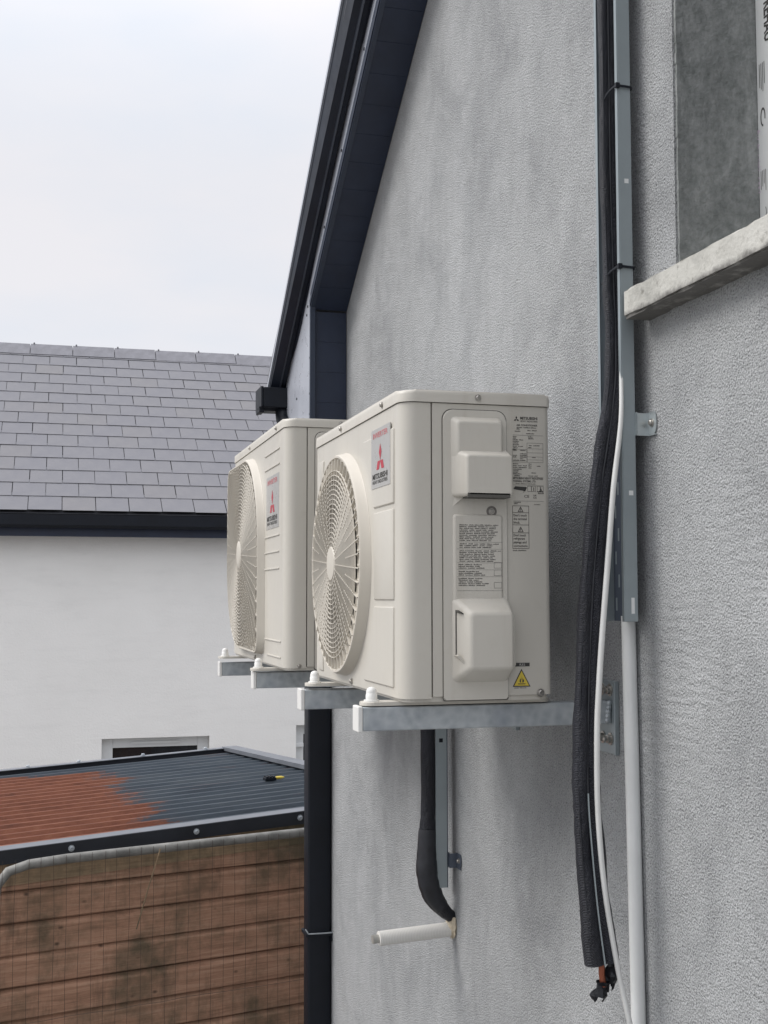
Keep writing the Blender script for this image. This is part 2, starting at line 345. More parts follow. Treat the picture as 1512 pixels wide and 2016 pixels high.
def lathe(bm, prof, center, axis, sides=24):
    """prof: (radius, height) pairs round an axis direction through center"""
    ax = Vector(axis).normalized(); ref = Vector((0, 0, 1)) if abs(ax.z) < .9 else Vector((1, 0, 0))
    a = (ref - ax * ref.dot(ax)).normalized(); b = ax.cross(a); c = Vector(center); rings = []
    for r, h in prof:
        rings.append([bm.verts.new(c + ax * h + (a * math.cos(2 * math.pi * k / sides) + b * math.sin(2 * math.pi * k / sides)) * max(r, 1e-5)) for k in range(sides)])
    for i in range(len(prof) - 1):
        for k in range(sides): bm.faces.new((rings[i][k], rings[i][(k + 1) % sides], rings[i + 1][(k + 1) % sides], rings[i + 1][k]))
    bm.faces.new(rings[0]); bm.faces.new(rings[-1])
    return bm
def screw(bm, c, axis, r=.005):
    return lathe(bm, [(r * 1.5, 0), (r * 1.5, r * .25), (r, r * .3), (r, r * .95), (r * .8, r * 1.15), (r * .35, r * 1.15), (r * .3, r * .9)], c, axis, 10)
# flat print: text and bars laid on a plane with origin o, right vector rx, up vector uy
def text_into(bm, body, o, rx, uy, size, width=None, bold=0, align='LEFT'):
    cu_ = bpy.data.curves.new('lettering', 'FONT'); cu_.body = body; cu_.size = 1; cu_.align_x = 'LEFT'; cu_.offset = bold; cu_.resolution_u = 2
    to = bpy.data.objects.new('lettering', cu_); COL.objects.link(to)
    dg = bpy.context.evaluated_depsgraph_get(); dg.update()
    me = bpy.data.meshes.new_from_object(to.evaluated_get(dg))
    bpy.data.objects.remove(to); bpy.data.curves.remove(cu_)
    xs = [v.co.x for v in me.vertices]; x0, x1 = min(xs), max(xs)
    sx = width / (x1 - x0) if width else size
    o = Vector(o); rx = Vector(rx); uy = Vector(uy)
    vs = [bm.verts.new(o + rx * ((v.co.x - x0) * sx) + uy * (v.co.y * size)) for v in me.vertices]
    for p in me.polygons:
        try: bm.faces.new([vs[i] for i in p.vertices])
        except ValueError: pass
    bpy.data.meshes.remove(me)
def quad(bm, o, rx, uy, x, y, w, h):
    o = Vector(o); rx = Vector(rx); uy = Vector(uy)
    bm.faces.new([bm.verts.new(o + rx * a + uy * b) for a, b in ((x, y), (x + w, y), (x + w, y + h), (x, y + h))])
def poly(bm, o, rx, uy, pts):
    o = Vector(o); rx = Vector(rx); uy = Vector(uy); bm.faces.new([bm.verts.new(o + rx * a + uy * b) for a, b in pts])
def frame_q(bm, o, rx, uy, x, y, w, h, t):
    quad(bm, o, rx, uy, x, y, w, t); quad(bm, o, rx, uy, x, y + h - t, w, t); quad(bm, o, rx, uy, x, y + t, t, h - 2 * t); quad(bm, o, rx, uy, x + w - t, y + t, t, h - 2 * t)
def tri_outline(bm, o, rx, uy, cx, y, w, h, t):
    A, B, C_ = (cx - w / 2, y), (cx + w / 2, y), (cx, y + h)
    a, b, c = (cx - w / 2 + t * 1.8, y + t), (cx + w / 2 - t * 1.8, y + t), (cx, y + h - t * 2.1)
    for q in ((A, B, b, a), (B, C_, c, b), (C_, A, a, c)): poly(bm, o, rx, uy, q)
def smallprint(bm, o, rx, uy, x, y, w, h, rng, fill=.9):
    """one unreadable line of fine print: words as short runs of tiny strokes"""
    q = x
    while q < x + w * fill:
        L = rng.uniform(.006, .018)
        if q + L > x + w: break
        s = q
        while s < q + L:
            k = rng.choice((.55, .8, 1)); quad(bm, o, rx, uy, s, y, .0011, h * k); s += .0017
        quad(bm, o, rx, uy, q, y + h * .35, L, h * .22)
        q += L + .0028

# ================================================================== SETTING
bm = BM(); box(bm, (-400, -400, -3.4), (400, 600, -3.2)); tag(obj('ground', bm, 'yard'), kind='structure')

# ------------------------------------------------------------------ the gable house
house = thing('gable_house', (0, 0, -3.2), 'grey roughcast house gable with dark soffit and verge, air conditioners on its wall', 'house')
def H(name, bm, mat, parent=None, **k):
    o = obj(name, bm, mat, parent or house, **k)
    if parent is None or parent is house: o.location = (0, 0, 3.2)
    return o
ZS = lambda y: 1.308 - .675 * (y - 2.351)              # soffit line of the gable
YC = 2.78                                              # far corner of the house
REV = -.252                                            # jamb of the window opening
YW = -1.75                                             # other jamb, out of frame
# gable wall with window opening: built of butted panels, front face x = 0
ridge_y = -1.2
zr = ZS(ridge_y)
bm = BM()
def wallpoly(pts):                                     # (y,z) outline extruded to x=.3
    prism(bm, pts, 0, 0, .30)
wallpoly([(YC, -3.2), (YC, ZS(YC)), (REV, ZS(REV)), (REV, -3.2)])
wallpoly([(REV, -3.2), (REV, .735), (YW, .735), (YW, -3.2)])
wallpoly([(REV, 1.95), (REV, ZS(REV)), (ridge_y, zr), (YW, ZS(2 * ridge_y - YW)), (YW, 1.95)])
wallpoly([(YW, -3.2), (YW, ZS(2 * ridge_y - YW)), (-5, ZS(2 * ridge_y + 5)), (-5, -3.2)])
bmesh.ops.remove_doubles(bm, verts=bm.verts, dist=1e-5)
H('gable_wall', bm, 'roughcast')
bm = BM(); box(bm, (.30, YC - .3, -3.2), (8, YC - .002, ZS(YC))); H('side_wall', bm, 'roughcast')
# bare render lining of the reveal, 6 mm thick, slightly uneven edge
bm = BM()
nz_, ny_ = 60, 2
for j in range(nz_):
    z0, z1 = .76 + j * 1.19 / nz_, .76 + (j + 1) * 1.19 / nz_
    w0 = random.uniform(-.0007, .0007)
    box(bm, (.004 + w0, REV - .007 , z0), (.176, REV, z1 ))
bmesh.ops.remove_doubles(bm, verts=bm.verts, dist=1e-4)
H('reveal_lining', bm, 'reveal')
# sill: cast concrete, chipped lower edge
def lumpy_box(lo, hi, nx, ny, nzv, amp, seed):
    rng = random.Random(seed); bm = BM(); box(bm, lo, hi)
    bmesh.ops.subdivide_edges(bm, edges=[e for e in bm.edges if abs((e.verts[0].co - e.verts[1].co).y) > .01], cuts=ny, use_grid_fill=True)
    bmesh.ops.bevel(bm, geom=[e for e in bm.edges if len(e.link_faces) == 2 and e.calc_face_angle(0) > 1], offset=.004, segments=2, affect='EDGES')
    for v in bm.verts: v.co += Vector((rng.uniform(-1, 1), 0, rng.uniform(-1, 1))) * amp
    return bm
H('window_sill', lumpy_box((-.053, -1.9, .722), (.17, -.142, .776), 1, 70, 1, .0016, 3), 'concrete')
# window frame with printed film, deep in the opening
win = H('window', prism(BM(), [(REV - .009, .777), (REV - .009, 1.95), (REV - .085, 1.95), (REV - .085, .777)], 0, .170, .24, .003), 'pvcfilm')
bm = BM(); box(bm, (.172, YW + .08, .79), (.238, REV - .086, .86), .003); box(bm, (.172, YW + .08, 1.87), (.238, REV - .086, 1.94), .003); box(bm, (.172, YW, .79), (.238, YW + .08, 1.94), .003)
obj('window_rail', bm, 'pvcfilm', win)
bm = BM(); box(bm, (.20, YW + .08, .86), (.21, REV - .086, 1.87)); obj('pane', bm, 'glass', win)
bm = BM(); o_ = (.1694, REV - .016, 0); rx, uy = (0, 0, -1), (0, -1, 0)
text_into(bm, 'REHAU', (.1694, REV - .037, 1.298), rx, uy, .034, .076, .03)
for k, l in enumerate((.045, .05, .055, .042)): quad(bm, (.1694, REV - .017 - k * .0052, 1.188), rx, uy, 0, 0, l, .0016)
ring = []
for k in range(14):
    a0, a1 = R(70 + k * 21), R(70 + (k + 1) * 21)
    poly(bm, (.1694, REV - .026, 1.085), rx, uy, [(.018 * math.cos(a0), .008 * math.sin(a0)), (.018 * math.cos(a1), .008 * math.sin(a1)), (.014 * math.cos(a1), .0055 * math.sin(a1)), (.014 * math.cos(a0), .0055 * math.sin(a0))])
for k, l in enumerate((.035, .03, .026, .04)): quad(bm, (.1694, REV - .015 - k * .005, .985), rx, uy, 0, 0, l, .0014)
for k in range(9):
    a0, a1 = R(-60 + k * 21), R(-60 + (k + 1) * 21)
    poly(bm, (.1694, REV - .022, .905), rx, uy, [(.016 * math.cos(a0), .009 * math.sin(a0)), (.016 * math.cos(a1), .009 * math.sin(a1)), (.013 * math.cos(a1), .0075 * math.sin(a1)), (.013 * math.cos(a0), .0075 * math.sin(a0))])
obj('lettering', bm, 'ink', win)
bm = BM(); rr = random.Random(5)
for k in range(46):
    zz = 1.065 - k * .0026; a = rr.uniform(0, .006); quad(bm, (.1695, REV - .012 - a, zz), rx, uy, 0, -.02, rr.uniform(.0008, .0016), rr.uniform(.008, .02))
obj('faded_print', bm, 'pinkfilm', win)

# soffit boards, box end, bargeboard, verge
sl = Vector((0, 1, -.675)).normalized(); nrm = Vector((0, .675, 1)).normalized()
def slope_prof(prof, ya, yb):
    """closed (x, dz) profile swept parallel to the roof slope between ya and yb"""
    b = BM(); A = [b.verts.new((x, ya, ZS(ya) + d)) for x, d in prof]; Bv = [b.verts.new((x, yb, ZS(yb) + d)) for x, d in prof]
    n = len(prof); b.faces.new(A); b.faces.new(Bv[::-1])
    for i in range(n): b.faces.new((A[i], A[(i + 1) % n], Bv[(i + 1) % n], Bv[i]))
    return b
proto = None; y = 2.351; step = .0953
k = 0
while y - step > -.9:
    b = slope_prof([(-.130, 0), (-.002, 0), (-.002, .012), (-.130, .012)], y - step + .0006, y - .0006)
    o = H('soffit_board', b, 'soffit'); y -= step; k += 1
for k in range(5):
    z1 = 1.300 - k * .118; b = BM(); box(b, (-.128, 2.352, z1 - .1172), (-.003, 2.364, z1)); H('box_end_board', b, 'soffit')
bm = slope_prof([(-.147, -.004), (-.131, -.004), (-.131, .058), (-.147, .058)], -1.2, 2.345); H('soffit_trim', bm, 'trim')
bm = slope_prof([(-.1505, .004), (-.1475, .004), (-.1475, .028), (-.1505, .028)], -1.2, 2.345); H('soffit_trim', bm, 'soffit')
bm = slope_prof([(-.1445, .0585), (-.131, .0585), (-.131, .20), (-.1445, .20)], -1.2, 2.346); H('bargeboard', bm, 'barge')
# box end cheek: tall grey panel
bm = BM(); prism(bm, [(2.347, .72), (2.347, ZS(2.347) + .20), (2.93, ZS(2.93) + .20), (2.93, .72)], 0, -.1445, -.131); H('box_end_cheek', bm, 'barge')
bm = BM(); box(bm, (-.149, 2.337, .72), (-.1275, 2.3505, ZS(2.36) + .03), .002); H('corner_trim', bm, 'trim')
bm = BM()
for (yy, zz) in ((2.36, 1.12), (2.36, .98), (2.36, .90), (2.62, 1.0), (2.40, 1.33), (2.42, 1.30), (1.50, ZS(1.50) + .085), (1.82, ZS(1.82) + .08), (2.10, ZS(2.10) + .08), (1.3, ZS(1.3) + .08)):
    lathe(bm, [(.0055, 0), (.0055, .002), (.003, .003)], (-.1446, yy, zz), (-1, 0, 0), 8)
H('panel_fixing', bm, 'fixing')
# dark strip with a wavy lower edge over the bargeboard
bm = BM(); n = 90; prev = None
for i in range(n + 1):
    yy = -1.2 + (2.93 + 1.2) * i / n
    d = .126 + .016 * math.sin(yy * 7.3) + .010 * math.sin(yy * 17.1 + 1) - (.02 if 1.55 < yy < 1.75 else 0) * -1
    if yy > 2.45: d -= .04 * math.sin((yy - 2.45) / .3 * math.pi) * (1 if yy < 2.75 else 0)
    a = bm.verts.new((-.149, yy, ZS(yy) + d)); c = bm.verts.new((-.149, yy, ZS(yy) + .20)); e = bm.verts.new((-.1465, yy, ZS(yy) + d)); f = bm.verts.new((-.1465, yy, ZS(yy) + .20))
    if prev:
        pa, pc, pe, pf = prev
        bm.faces.new((pa, a, c, pc)); bm.faces.new((pe, pf, f, e)); bm.faces.new((pa, pe, e, a)); bm.faces.new((pc, c, f, pf))
    prev = (a, c, e, f)
H('wavy_verge_strip', bm, 'blackcap')
def taper_prof(prof, ya, yb, lift):
    b = BM(); A = [b.verts.new((x, ya, ZS(ya) + d + lift(ya) * k)) for x, d, k in prof]; Bv = [b.verts.new((x, yb, ZS(yb) + d + lift(yb) * k)) for x, d, k in prof]
    n = len(prof); b.faces.new(A); b.faces.new(Bv[::-1])
    for i in range(n): b.faces.new((A[i], A[(i + 1) % n], Bv[(i + 1) % n], Bv[i]))
    return b
LIFT = lambda y: .1 * (2.9 - y) / 1.35
H('verge_trim', taper_prof([(-.1495, .128, 0), (-.166, .128, 0), (-.170, .116, 0), (-.174, .126, .2), (-.208, .150, 1), (-.211, .150 + .006, 1), (-.211, .150 + .045, 1), (-.1495, .225, 0)], -1.2, 2.96, LIFT), 'blackcap')
H('verge_trim', taper_prof([(-.2135, .150 + .028, 1), (-.2112, .150 + .028, 1), (-.2112, .150 + .050, 1), (-.2135, .150 + .050, 1)], -1.2, 2.965, LIFT), 'barge')
H('roof_slope', slope_prof([(-.205, .226), (8, .226), (8, .262), (-.205, .262)], -1.2, 2.98), 'slate')
bm = BM(); b0 = [(-.23, ridge_y, zr + .206), (8, ridge_y, zr + .206), (8, ridge_y, zr + .245), (-.23, ridge_y, zr + .245)]
b1 = [(x, -5.3, ZS(2 * ridge_y + 5.3) + d) for x, d in ((-.23, .206), (8, .206), (8, .245), (-.23, .245))]
A = [bm.verts.new(p) for p in b0]; Bv = [bm.verts.new(p) for p in b1]; bm.faces.new(A); bm.faces.new(Bv)
for i in range(4): bm.faces.new((A[i], A[(i + 1) % 4], Bv[(i + 1) % 4], Bv[i]))
H('roof_slope', bm, 'slate')
# gutter with its end piece
gut = thing('gutter', (0, 2.88, .9), 'black box gutter end sticking out below the dark roof verge', 'gutter')
bm = BM(); pr_ = [(2.845, 1.045), (2.85, 1.0), (2.87, .985), (2.95, .985), (2.965, 1.0), (2.97, 1.045), (2.962, 1.045), (2.955, 1.005), (2.86, 1.005), (2.853, 1.045)]
prism(bm, [(a - 2.88, b - .9) for a, b in pr_], 0, -.245, 8); obj('gutter_channel', bm, 'black', gut)
bm = BM(); prism(bm, [(a - 2.88, b - .9) for a, b in ((2.835, 1.085), (2.835, 1.0), (2.86, .978), (2.97, .978), (2.985, 1.0), (2.985, 1.085))], 0, -.256, -.2455, .003)
box(bm, (-.2455, -.045, .095), (-.128, -.032, .182), .004); box(bm, (-.2455, -.047, .10), (-.196, -.0455, .118)); obj('stop_end', bm, 'black', gut)
bm = BM(); box(bm, (-.262, -.03, .075), (-.240, .05, .092), .003); box(bm, (-.262, -.03, .092), (-.2565, .05, .10)); obj('end_bracket', bm, 'black', gut)

# downpipe with clip
dp = thing('downpipe', (-.047, 2.64, -3.2), 'black square downpipe running down the far corner of the grey gable', 'downpipe')
bm = BM(); A = rrect(-.047, .046, -.045, .045, .008, 3)
prism(bm, A, 2, 0, 3.98, 0, taper=[(x - .006, y) for x, y in A]); obj('pipe', bm, 'black', dp, smooth=True)
bm = BM(); tube(bm, spline([(-.006, 0, 3.98), (-.006, 0, 4.02), (-.04, .06, 4.08), (-.10, .20, 4.13), (-.108, .24, 4.185)], 5), .034, 14); obj('swan_neck', bm, 'black', dp, smooth=True)
for zc in (2.06,):
    bm = BM(); A2 = rrect(-.054, .052, -.052, .05, .008, 3); prism(bm, A2, 2, zc, zc + .011); box(bm, (.045, -.056, zc - .02), (.062, -.04, zc + .012)); obj('pipe_clip', bm, 'black', dp, loc=(-.005, 0, 0))
    bm = BM(); tube(bm, [(-.062, -.054, zc + .032), (-.05, -.056, zc + .014), (.0, -.056, zc + .013), (.058, -.056, zc + .013)], .003, 6); obj('clip_pin', bm, 'galv', dp)

# ------------------------------------------------------------------ white building behind
BY, BE = 11.9, 1.14
wb = thing('white_building', (0, BY, -3.2), 'white rendered building with grey slate roof and black eaves behind the shed', 'building')
XL, XR = -4.2, 4.2
bm = BM()
wx = [(-.545, .655, -2.6, -1.388), (1.66, 2.5, -2.3, -1.297)]
segs = [(XL, wx[0][0]), (wx[0][1], wx[1][0]), (wx[1][1], XR)]
for a, b in segs: box(bm, (a, 0, 0), (b, .3, 4.07))
for x0, x1, z0, z1 in wx: box(bm, (x0, 0, 0), (x1, .3, z0 + 3.2)); box(bm, (x0, 0, z1 + 3.2), (x1, .3, 4.07))
bmesh.ops.remove_doubles(bm, verts=bm.verts, dist=1e-5); obj('front_wall', bm, 'white', wb)
bm = BM(); box(bm, (XL, .3, 0), (XL + .3, 7.4, 4.07)); box(bm, (XR - .3, .3, 0), (XR, 7.4, 4.07)); box(bm, (XL + .3, 7.1, 0), (XR - .3, 7.4, 4.07)); obj('back_wall', bm, 'white', wb)
for i, (x0, x1, z0, z1) in enumerate(wx):
    bm = BM(); a, b = z0 + 3.2, z1 + 3.2
    fw = .125 if i == 0 else .105
    for lo, hi in (((x0 + .002, .09, a + .002), (x0 + fw, .17, b - .002)), ((x1 - fw, .09, a + .002), (x1 - .002, .17, b - .002)), ((x0 + fw, .092, b - .115), (x1 - fw, .168, b - .002)), ((x0 + fw, .092, a + .002), (x1 - fw, .168, a + .1))): box(bm, lo, hi, .006)
    wn = obj('window', bm, 'frame', wb)
    bm = BM(); box(bm, (x0 + fw, .125, a + .1), (x1 - fw, .135, b - .115)); obj('pane', bm, 'glass', wn)
    if i == 0:
        bm = BM(); box(bm, (x0 + .33, .07, b - .075), (x1 - .33, .0915, b - .05), .003); obj('trickle_vent', bm, 'frame', wn)
    else:
        bm = BM(); box(bm, (x0 + .002, .05, b - .26), (x0 + .10, .0895, b - .21), .006); obj('hinge', bm, 'frame', wn)
# eaves
bm = BM(); box(bm, (XL - .05, -.22, 4.07), (XR + .05, .02, 4.09)); obj('eaves_soffit', bm, 'soffit', wb)
bm = BM(); box(bm, (XL - .05, -.245, 4.06), (XR + .05, -.2205, 4.30)); obj('fascia', bm, 'soffit', wb)
bm = BM(); pf = [(-.246, 4.29), (-.246, 4.17), (-.28, 4.15), (-.335, 4.15), (-.36, 4.18), (-.362, 4.295), (-.352, 4.295), (-.35, 4.19), (-.33, 4.165), (-.285, 4.165), (-.256, 4.185), (-.256, 4.29)]
prism(bm, pf, 0, XL - .06, XR + .06); obj('gutter', bm, 'black', wb)
# roof: every slate a piece
e0 = Vector((0, -.30, 4.335)); rg = Vector((0, 15.75 - BY, 3.72 + 3.2)); rows = 15
sd_ = (rg - e0); gl = sd_.length / (rows - .25); sd_.normalize(); sn = Vector((0, -sd_.z, sd_.y))
bm = BM()
P_ = [(e0.y, e0.z - .03), (rg.y, rg.z - .03), (2 * rg.y - e0.y, e0.z - .03), (2 * rg.y - e0.y - .15, e0.z - .12), (rg.y, rg.z - .16), (e0.y + .15, e0.z - .12)]
prism(bm, P_, 0, XL - .05, XR + .05); rf = obj('roof_deck', bm, 'underlay', wb)
SW = .3625
def slate_mesh(w):
    b = BM(); L = gl + .09; t = .004
    q = [Vector((x, 0, 0)) + sd_ * s + sn * h for x, s, h in ((0, 0, .013), (w, 0, .013), (w, L, .0035), (0, L, .0035))]
    A = [b.verts.new(p) for p in q]; Bv = [b.verts.new(p - sn * t) for p in q]
    b.faces.new(A); b.faces.new(Bv[::-1])
    for i in range(4): b.faces.new((A[i], A[(i + 1) % 4], Bv[(i + 1) % 4], Bv[i]))
    m_ = mesh(b, 'slate'); m_.materials.append(M['slate']); return m_
sm = slate_mesh(SW - .0075)
bmL = BM(); rg2 = random.Random(11); cnt = 0
xoff = -1.677 + .062 * 0 - .06
for r_ in range(rows):
    base = e0 + sd_ * (gl * r_)
    ph = xoff + (0 if r_ % 2 == 0 else SW / 2)
    k0 = int((-2.35 - ph) // SW); k1 = int((1.75 - ph) // SW) + 1
    for kk in range(int((XL - ph) // SW), int((XR - ph) // SW)):
        x = ph + kk * SW
        if k0 <= kk <= k1:
            o = bpy.data.objects.new('slate', sm); COL.objects.link(o); o.parent = rf
            o.location = base + Vector((x + rg2.uniform(-.002, .002), 0, 0)) + sn * rg2.uniform(-.001, .0015) + sd_ * rg2.uniform(-.004, .004)
            o.rotation_euler = (rg2.uniform(-.002, .002), rg2.uniform(-.002, .002), 0); cnt += 1
        else:
            vs = [bmL.verts.new(base + Vector((x, 0, 0)) + v.co) for v in sm.vertices]
            for p in sm.polygons: bmL.faces.new([vs[i] for i in p.vertices])
o = obj('more_slates', bmL, 'slate', rf); o['kind'] = 'stuff'
# half-round-less angle ridge tiles
RT = .585; x = XL - .03; rtm = None; tiles_x = []
xr0 = -1.85 + .38 - RT * 6
while xr0 < XL: xr0 += RT
q = xr0
while q + RT < XR:
    if rtm is None:
        b = BM(); rr_ = .014
        V = [(-.19, -.135), (0, .045), (.19, -.135), (.178, -.150), (0, .022), (-.178, -.150)]
        prism(b, V, 0, .004, RT - .006); lathe(b, [(.012, 0), (.012, .012), (.006, .022)], (.05, 0, .045), (0, 0, 1), 8)
        rtm = mesh(b, 'ridge_tile'); rtm.materials.append(M['ridge'])
    o = bpy.data.objects.new('ridge_tile', rtm); COL.objects.link(o); o.parent = wb; o.location = (q, rg.y, rg.z + .04 + rg2.uniform(-.006, .006)); o.rotation_euler = (0, rg2.uniform(-.006, .006), 0)
    q += RT

# ------------------------------------------------------------------ timber shed with corrugated roof
PA = math.atan2(.225, .974)
shed = thing('timber_shed', (.6975, 3.5874, -3.2), 'brown shiplap shed with rusting corrugated sheet roof', 'shed', rotz=PA)
RZ = 2.405                                            # near verge height at the high (right) end, local
sl_u = .0360                                           # roof falls to the left
U0, U1, V1 = -3.6, 0, 2.61
roofz = lambda u, v: RZ + u * sl_u - .075 * v / V1
# sheet: box-profile corrugations running along u
bm = BM(); pitch = .135; pts = []
nv = int(V1 / pitch)
for k in range(nv + 1):
    v0 = k * pitch
    for dv, dz in ((0, 0), (.070, 0), (.088, .024), (.114, .024), (.132, 0)):
        if v0 + dv < V1: pts.append((v0 + dv, dz))
cols = []
for u in (U0, -2.4, -1.2, -.001):
    cols.append([bm.verts.new((u, v, roofz(u, v) + dz)) for v, dz in pts])
for a, b in zip(cols, cols[1:]):
    for i in range(len(pts) - 1): bm.faces.new((a[i], a[i + 1], b[i + 1], b[i]))
bmesh.ops.solidify(bm, geom=bm.faces[:], thickness=.0015)
obj('roof_sheet', bm, 'sheet', shed)
def along(prof, ua, ub):
    """(v, dz) profile along the roof fall"""
    b = BM(); A = [b.verts.new((ua, v, roofz(ua, v) + d)) for v, d in prof]; Bv = [b.verts.new((ub, v, roofz(ub, v) + d)) for v, d in prof]; n = len(prof)
    b.faces.new(A); b.faces.new(Bv[::-1])
    for i in range(n): b.faces.new((A[i], A[(i + 1) % n], Bv[(i + 1) % n], Bv[i]))
    return b
vg = obj('verge_flashing', along([(-.045, .030), (-.045, -.030), (-.040, -.030), (-.040, .025), (-.002, .025), (-.002, .030)], U0, .02), 'flash', shed)
obj('flashing_top', along([(-.047, .0305), (.03, .034), (.03, .031), (-.047, .0275)], U0, .02), 'flashtop', shed)
vg2 = obj('verge_flashing', along([(V1 - .004, .045), (V1 + .03, .045), (V1 + .03, -.12), (V1 - .004, -.12)], U0, .02), 'flash', shed)
obj('flashing_top', along([(V1 - .016, .0455), (V1 + .034, .0485), (V1 + .034, .052), (V1 - .016, .049)], U0, .02), 'flashtop', shed)
bm = BM()
prism(bm, [(-.02, RZ + .026), (-.02, RZ + .052), (V1 + .03, RZ - .022), (V1 + .03, RZ - .046)], 0, -.075, .03); obj('ridge_flashing', bm, 'flashtop', shed)
bm = BM(); prism(bm, [(-.02, RZ - .09), (-.02, RZ + .02), (V1, RZ - .08), (V1, RZ - .16)], 0, .005, .02); obj('end_flashing', bm, 'flash', shed)
for u in (-3.3, -2.75, -2.3, -1.75, -1.2, -.70):
    bm = BM(); screw(bm, (u, -.045, roofz(u, 0) + .002), (0, -1, 0), .009); obj('flashing_screw', bm, 'galv', vg)
for u in (-1.75, -1.37, -1.05, -.63, -.2, -2.3):
    bm = BM(); screw(bm, (u, V1 + .008, roofz(u, V1) + .051), (0, 0, 1), .012); obj('flashing_screw', bm, 'galv', vg2)
# boards of the near wall
bt = 2.34; rgb = random.Random(3)
obj('top_rail', along([(-.014, -.125), (-.014, -.012), (.004, -.012), (.004, -.125)], U0 + .05, -.02), 'fresh', shed)
bp = .1305; k = 0; bmh = None
z = 2.3135
while z > 0:
    if bmh is None:
        b = BM(); prism(b, [(.012, -bp + .003), (-.005, -bp + .003), (-.0095, -bp + .007), (-.0105, -.026), (-.009, -.021), (.003, -.007), (.006, -.003), (.012, -.003)], 0, U0 + .05, -.02)
        bmh = mesh(b, 'board'); bmh.materials.append(M['board'])
    o = bpy.data.objects.new('board', bmh); COL.objects.link(o); o.parent = shed; o.location = (0, rgb.uniform(-.002, .002), z); o.rotation_euler = (0, rgb.uniform(-.0015, .0015), 0)
    z -= bp; k += 1
bm = BM(); box(bm, (U0 + .05, .013, 0), (-.02, .06, bt + .02)); obj('wall_backing', bm, 'board', shed)
bm = BM(); box(bm, (U0 + .05, V1 - .06, 0), (-.02, V1 - .01, bt - .1)); box(bm, (-.06, .061, 0), (-.02, V1 - .061, bt - .1)); box(bm, (U0 + .05, .061, 0), (U0 + .09, V1 - .061, bt - .2)); obj('wall_frame', bm, 'board', shed)

# mesh gate leaning in front of the shed
gate = thing('mesh_gate', (.6975 + .16 * .225, 3.5874 - .16 * .974, -3.2), 'old wire mesh gate with bent steel tube frame standing against the brown shed', 'gate', rotz=PA)
gz = 2.335
tp = [(.25, 0, .02), (.25, 0, gz - .02), (.2, 0, gz + .018), (-.6, 0, gz + .004), (-1.2, 0, gz - .002), (-1.80, 0, gz - .008), (-1.95, 0, gz - .016), (-2.03, 0, gz - .036), (-2.075, 0, gz - .09), (-2.085, 0, gz - .2), (-2.085, 0, .02)]
bm = BM(); tube(bm, tp, .020, 12); obj('gate_frame', bm, 'tube', gate, smooth=True)
rw = random.Random(21); wl = []
u = -2.06
while u < .22:
    wl.append(u); u += .052
for u in wl:
    bm = BM(); zt_ = gz + .012; n = 9
    ps = [(u + rw.uniform(-.004, .004), -.021 + rw.uniform(-.002, .002), .05 + (zt_ - .05) * i / n) for i in range(n + 1)]
    tube(bm, ps, .0008, 4, False); obj('mesh_wire', bm, 'wire', gate)
for zz in (.1, .9, 1.7):
    bm = BM(); ps = [(-2.07 + 2.3 * i / 24, -.0225, zz + rw.uniform(-.004, .004)) for i in range(25)]; tube(bm, ps, .0010, 4, False); obj('mesh_wire', bm, 'wire', gate)
bm = BM(); tube(bm, [(-1.41, -.03, gz), (-1.46, -.035, gz - .15), (-1.51, -.032, gz - .32)], .0028, 5); obj('loose_twig', bm, 'fresh', gate)
# little object lying on the shed roof
SCALE_LIT = .72
lit = thing('roof_debris', (.6975 + (-.36) * .974 - .225 * 1.05, 3.5874 + (-.36) * .225 + .974 * 1.05, -.812), 'small black and yellow plastic scrap lying on the corrugated shed roof', 'debris', rotz=PA)
bm = BM(); box(bm, (-.09, -.03, .0), (.0, .03, .022), .004)
for k in range(3): box(bm, (-.08 + k * .026, -.035, .0221), (-.066 + k * .026, .035, .032), .002)
obj('black_grip', bm, 'black', lit)
bm = BM(); lathe(bm, [(.006, 0), (.012, .01), (.012, .05), (.004, .075)], (.001, 0, .014), (1, 0, 0), 10); obj('yellow_tip', bm, 'yellow', lit)
lit.scale = (SCALE_LIT,) * 3

# ================================================================== AIR CONDITIONERS
def fan_outline(kind, cy, cz, s):
    if kind == 'round': return lambda a: s
    hw, hh = s
    pl = rrect(-hw, hw, -hh, hh, (.045, .285, .045, .285), 14)       # in (y', z), y' grows to the viewer's left
    def f(a):
        d = Vector((math.cos(a), math.sin(a))); best = 0
        for i in range(len(pl)):
            p, q = Vector(pl[i]), Vector(pl[(i + 1) % len(pl)]); e = q - p
            den = d.x * e.y - d.y * e.x
            if abs(den) < 1e-9: continue
            t = (p.x * e.y - p.y * e.x) / den; u = (p.x * d.y - p.y * d.x) / den
            if t > 0 and -1e-6 <= u <= 1 + 1e-6: best = max(best, t)
        return best
    return f

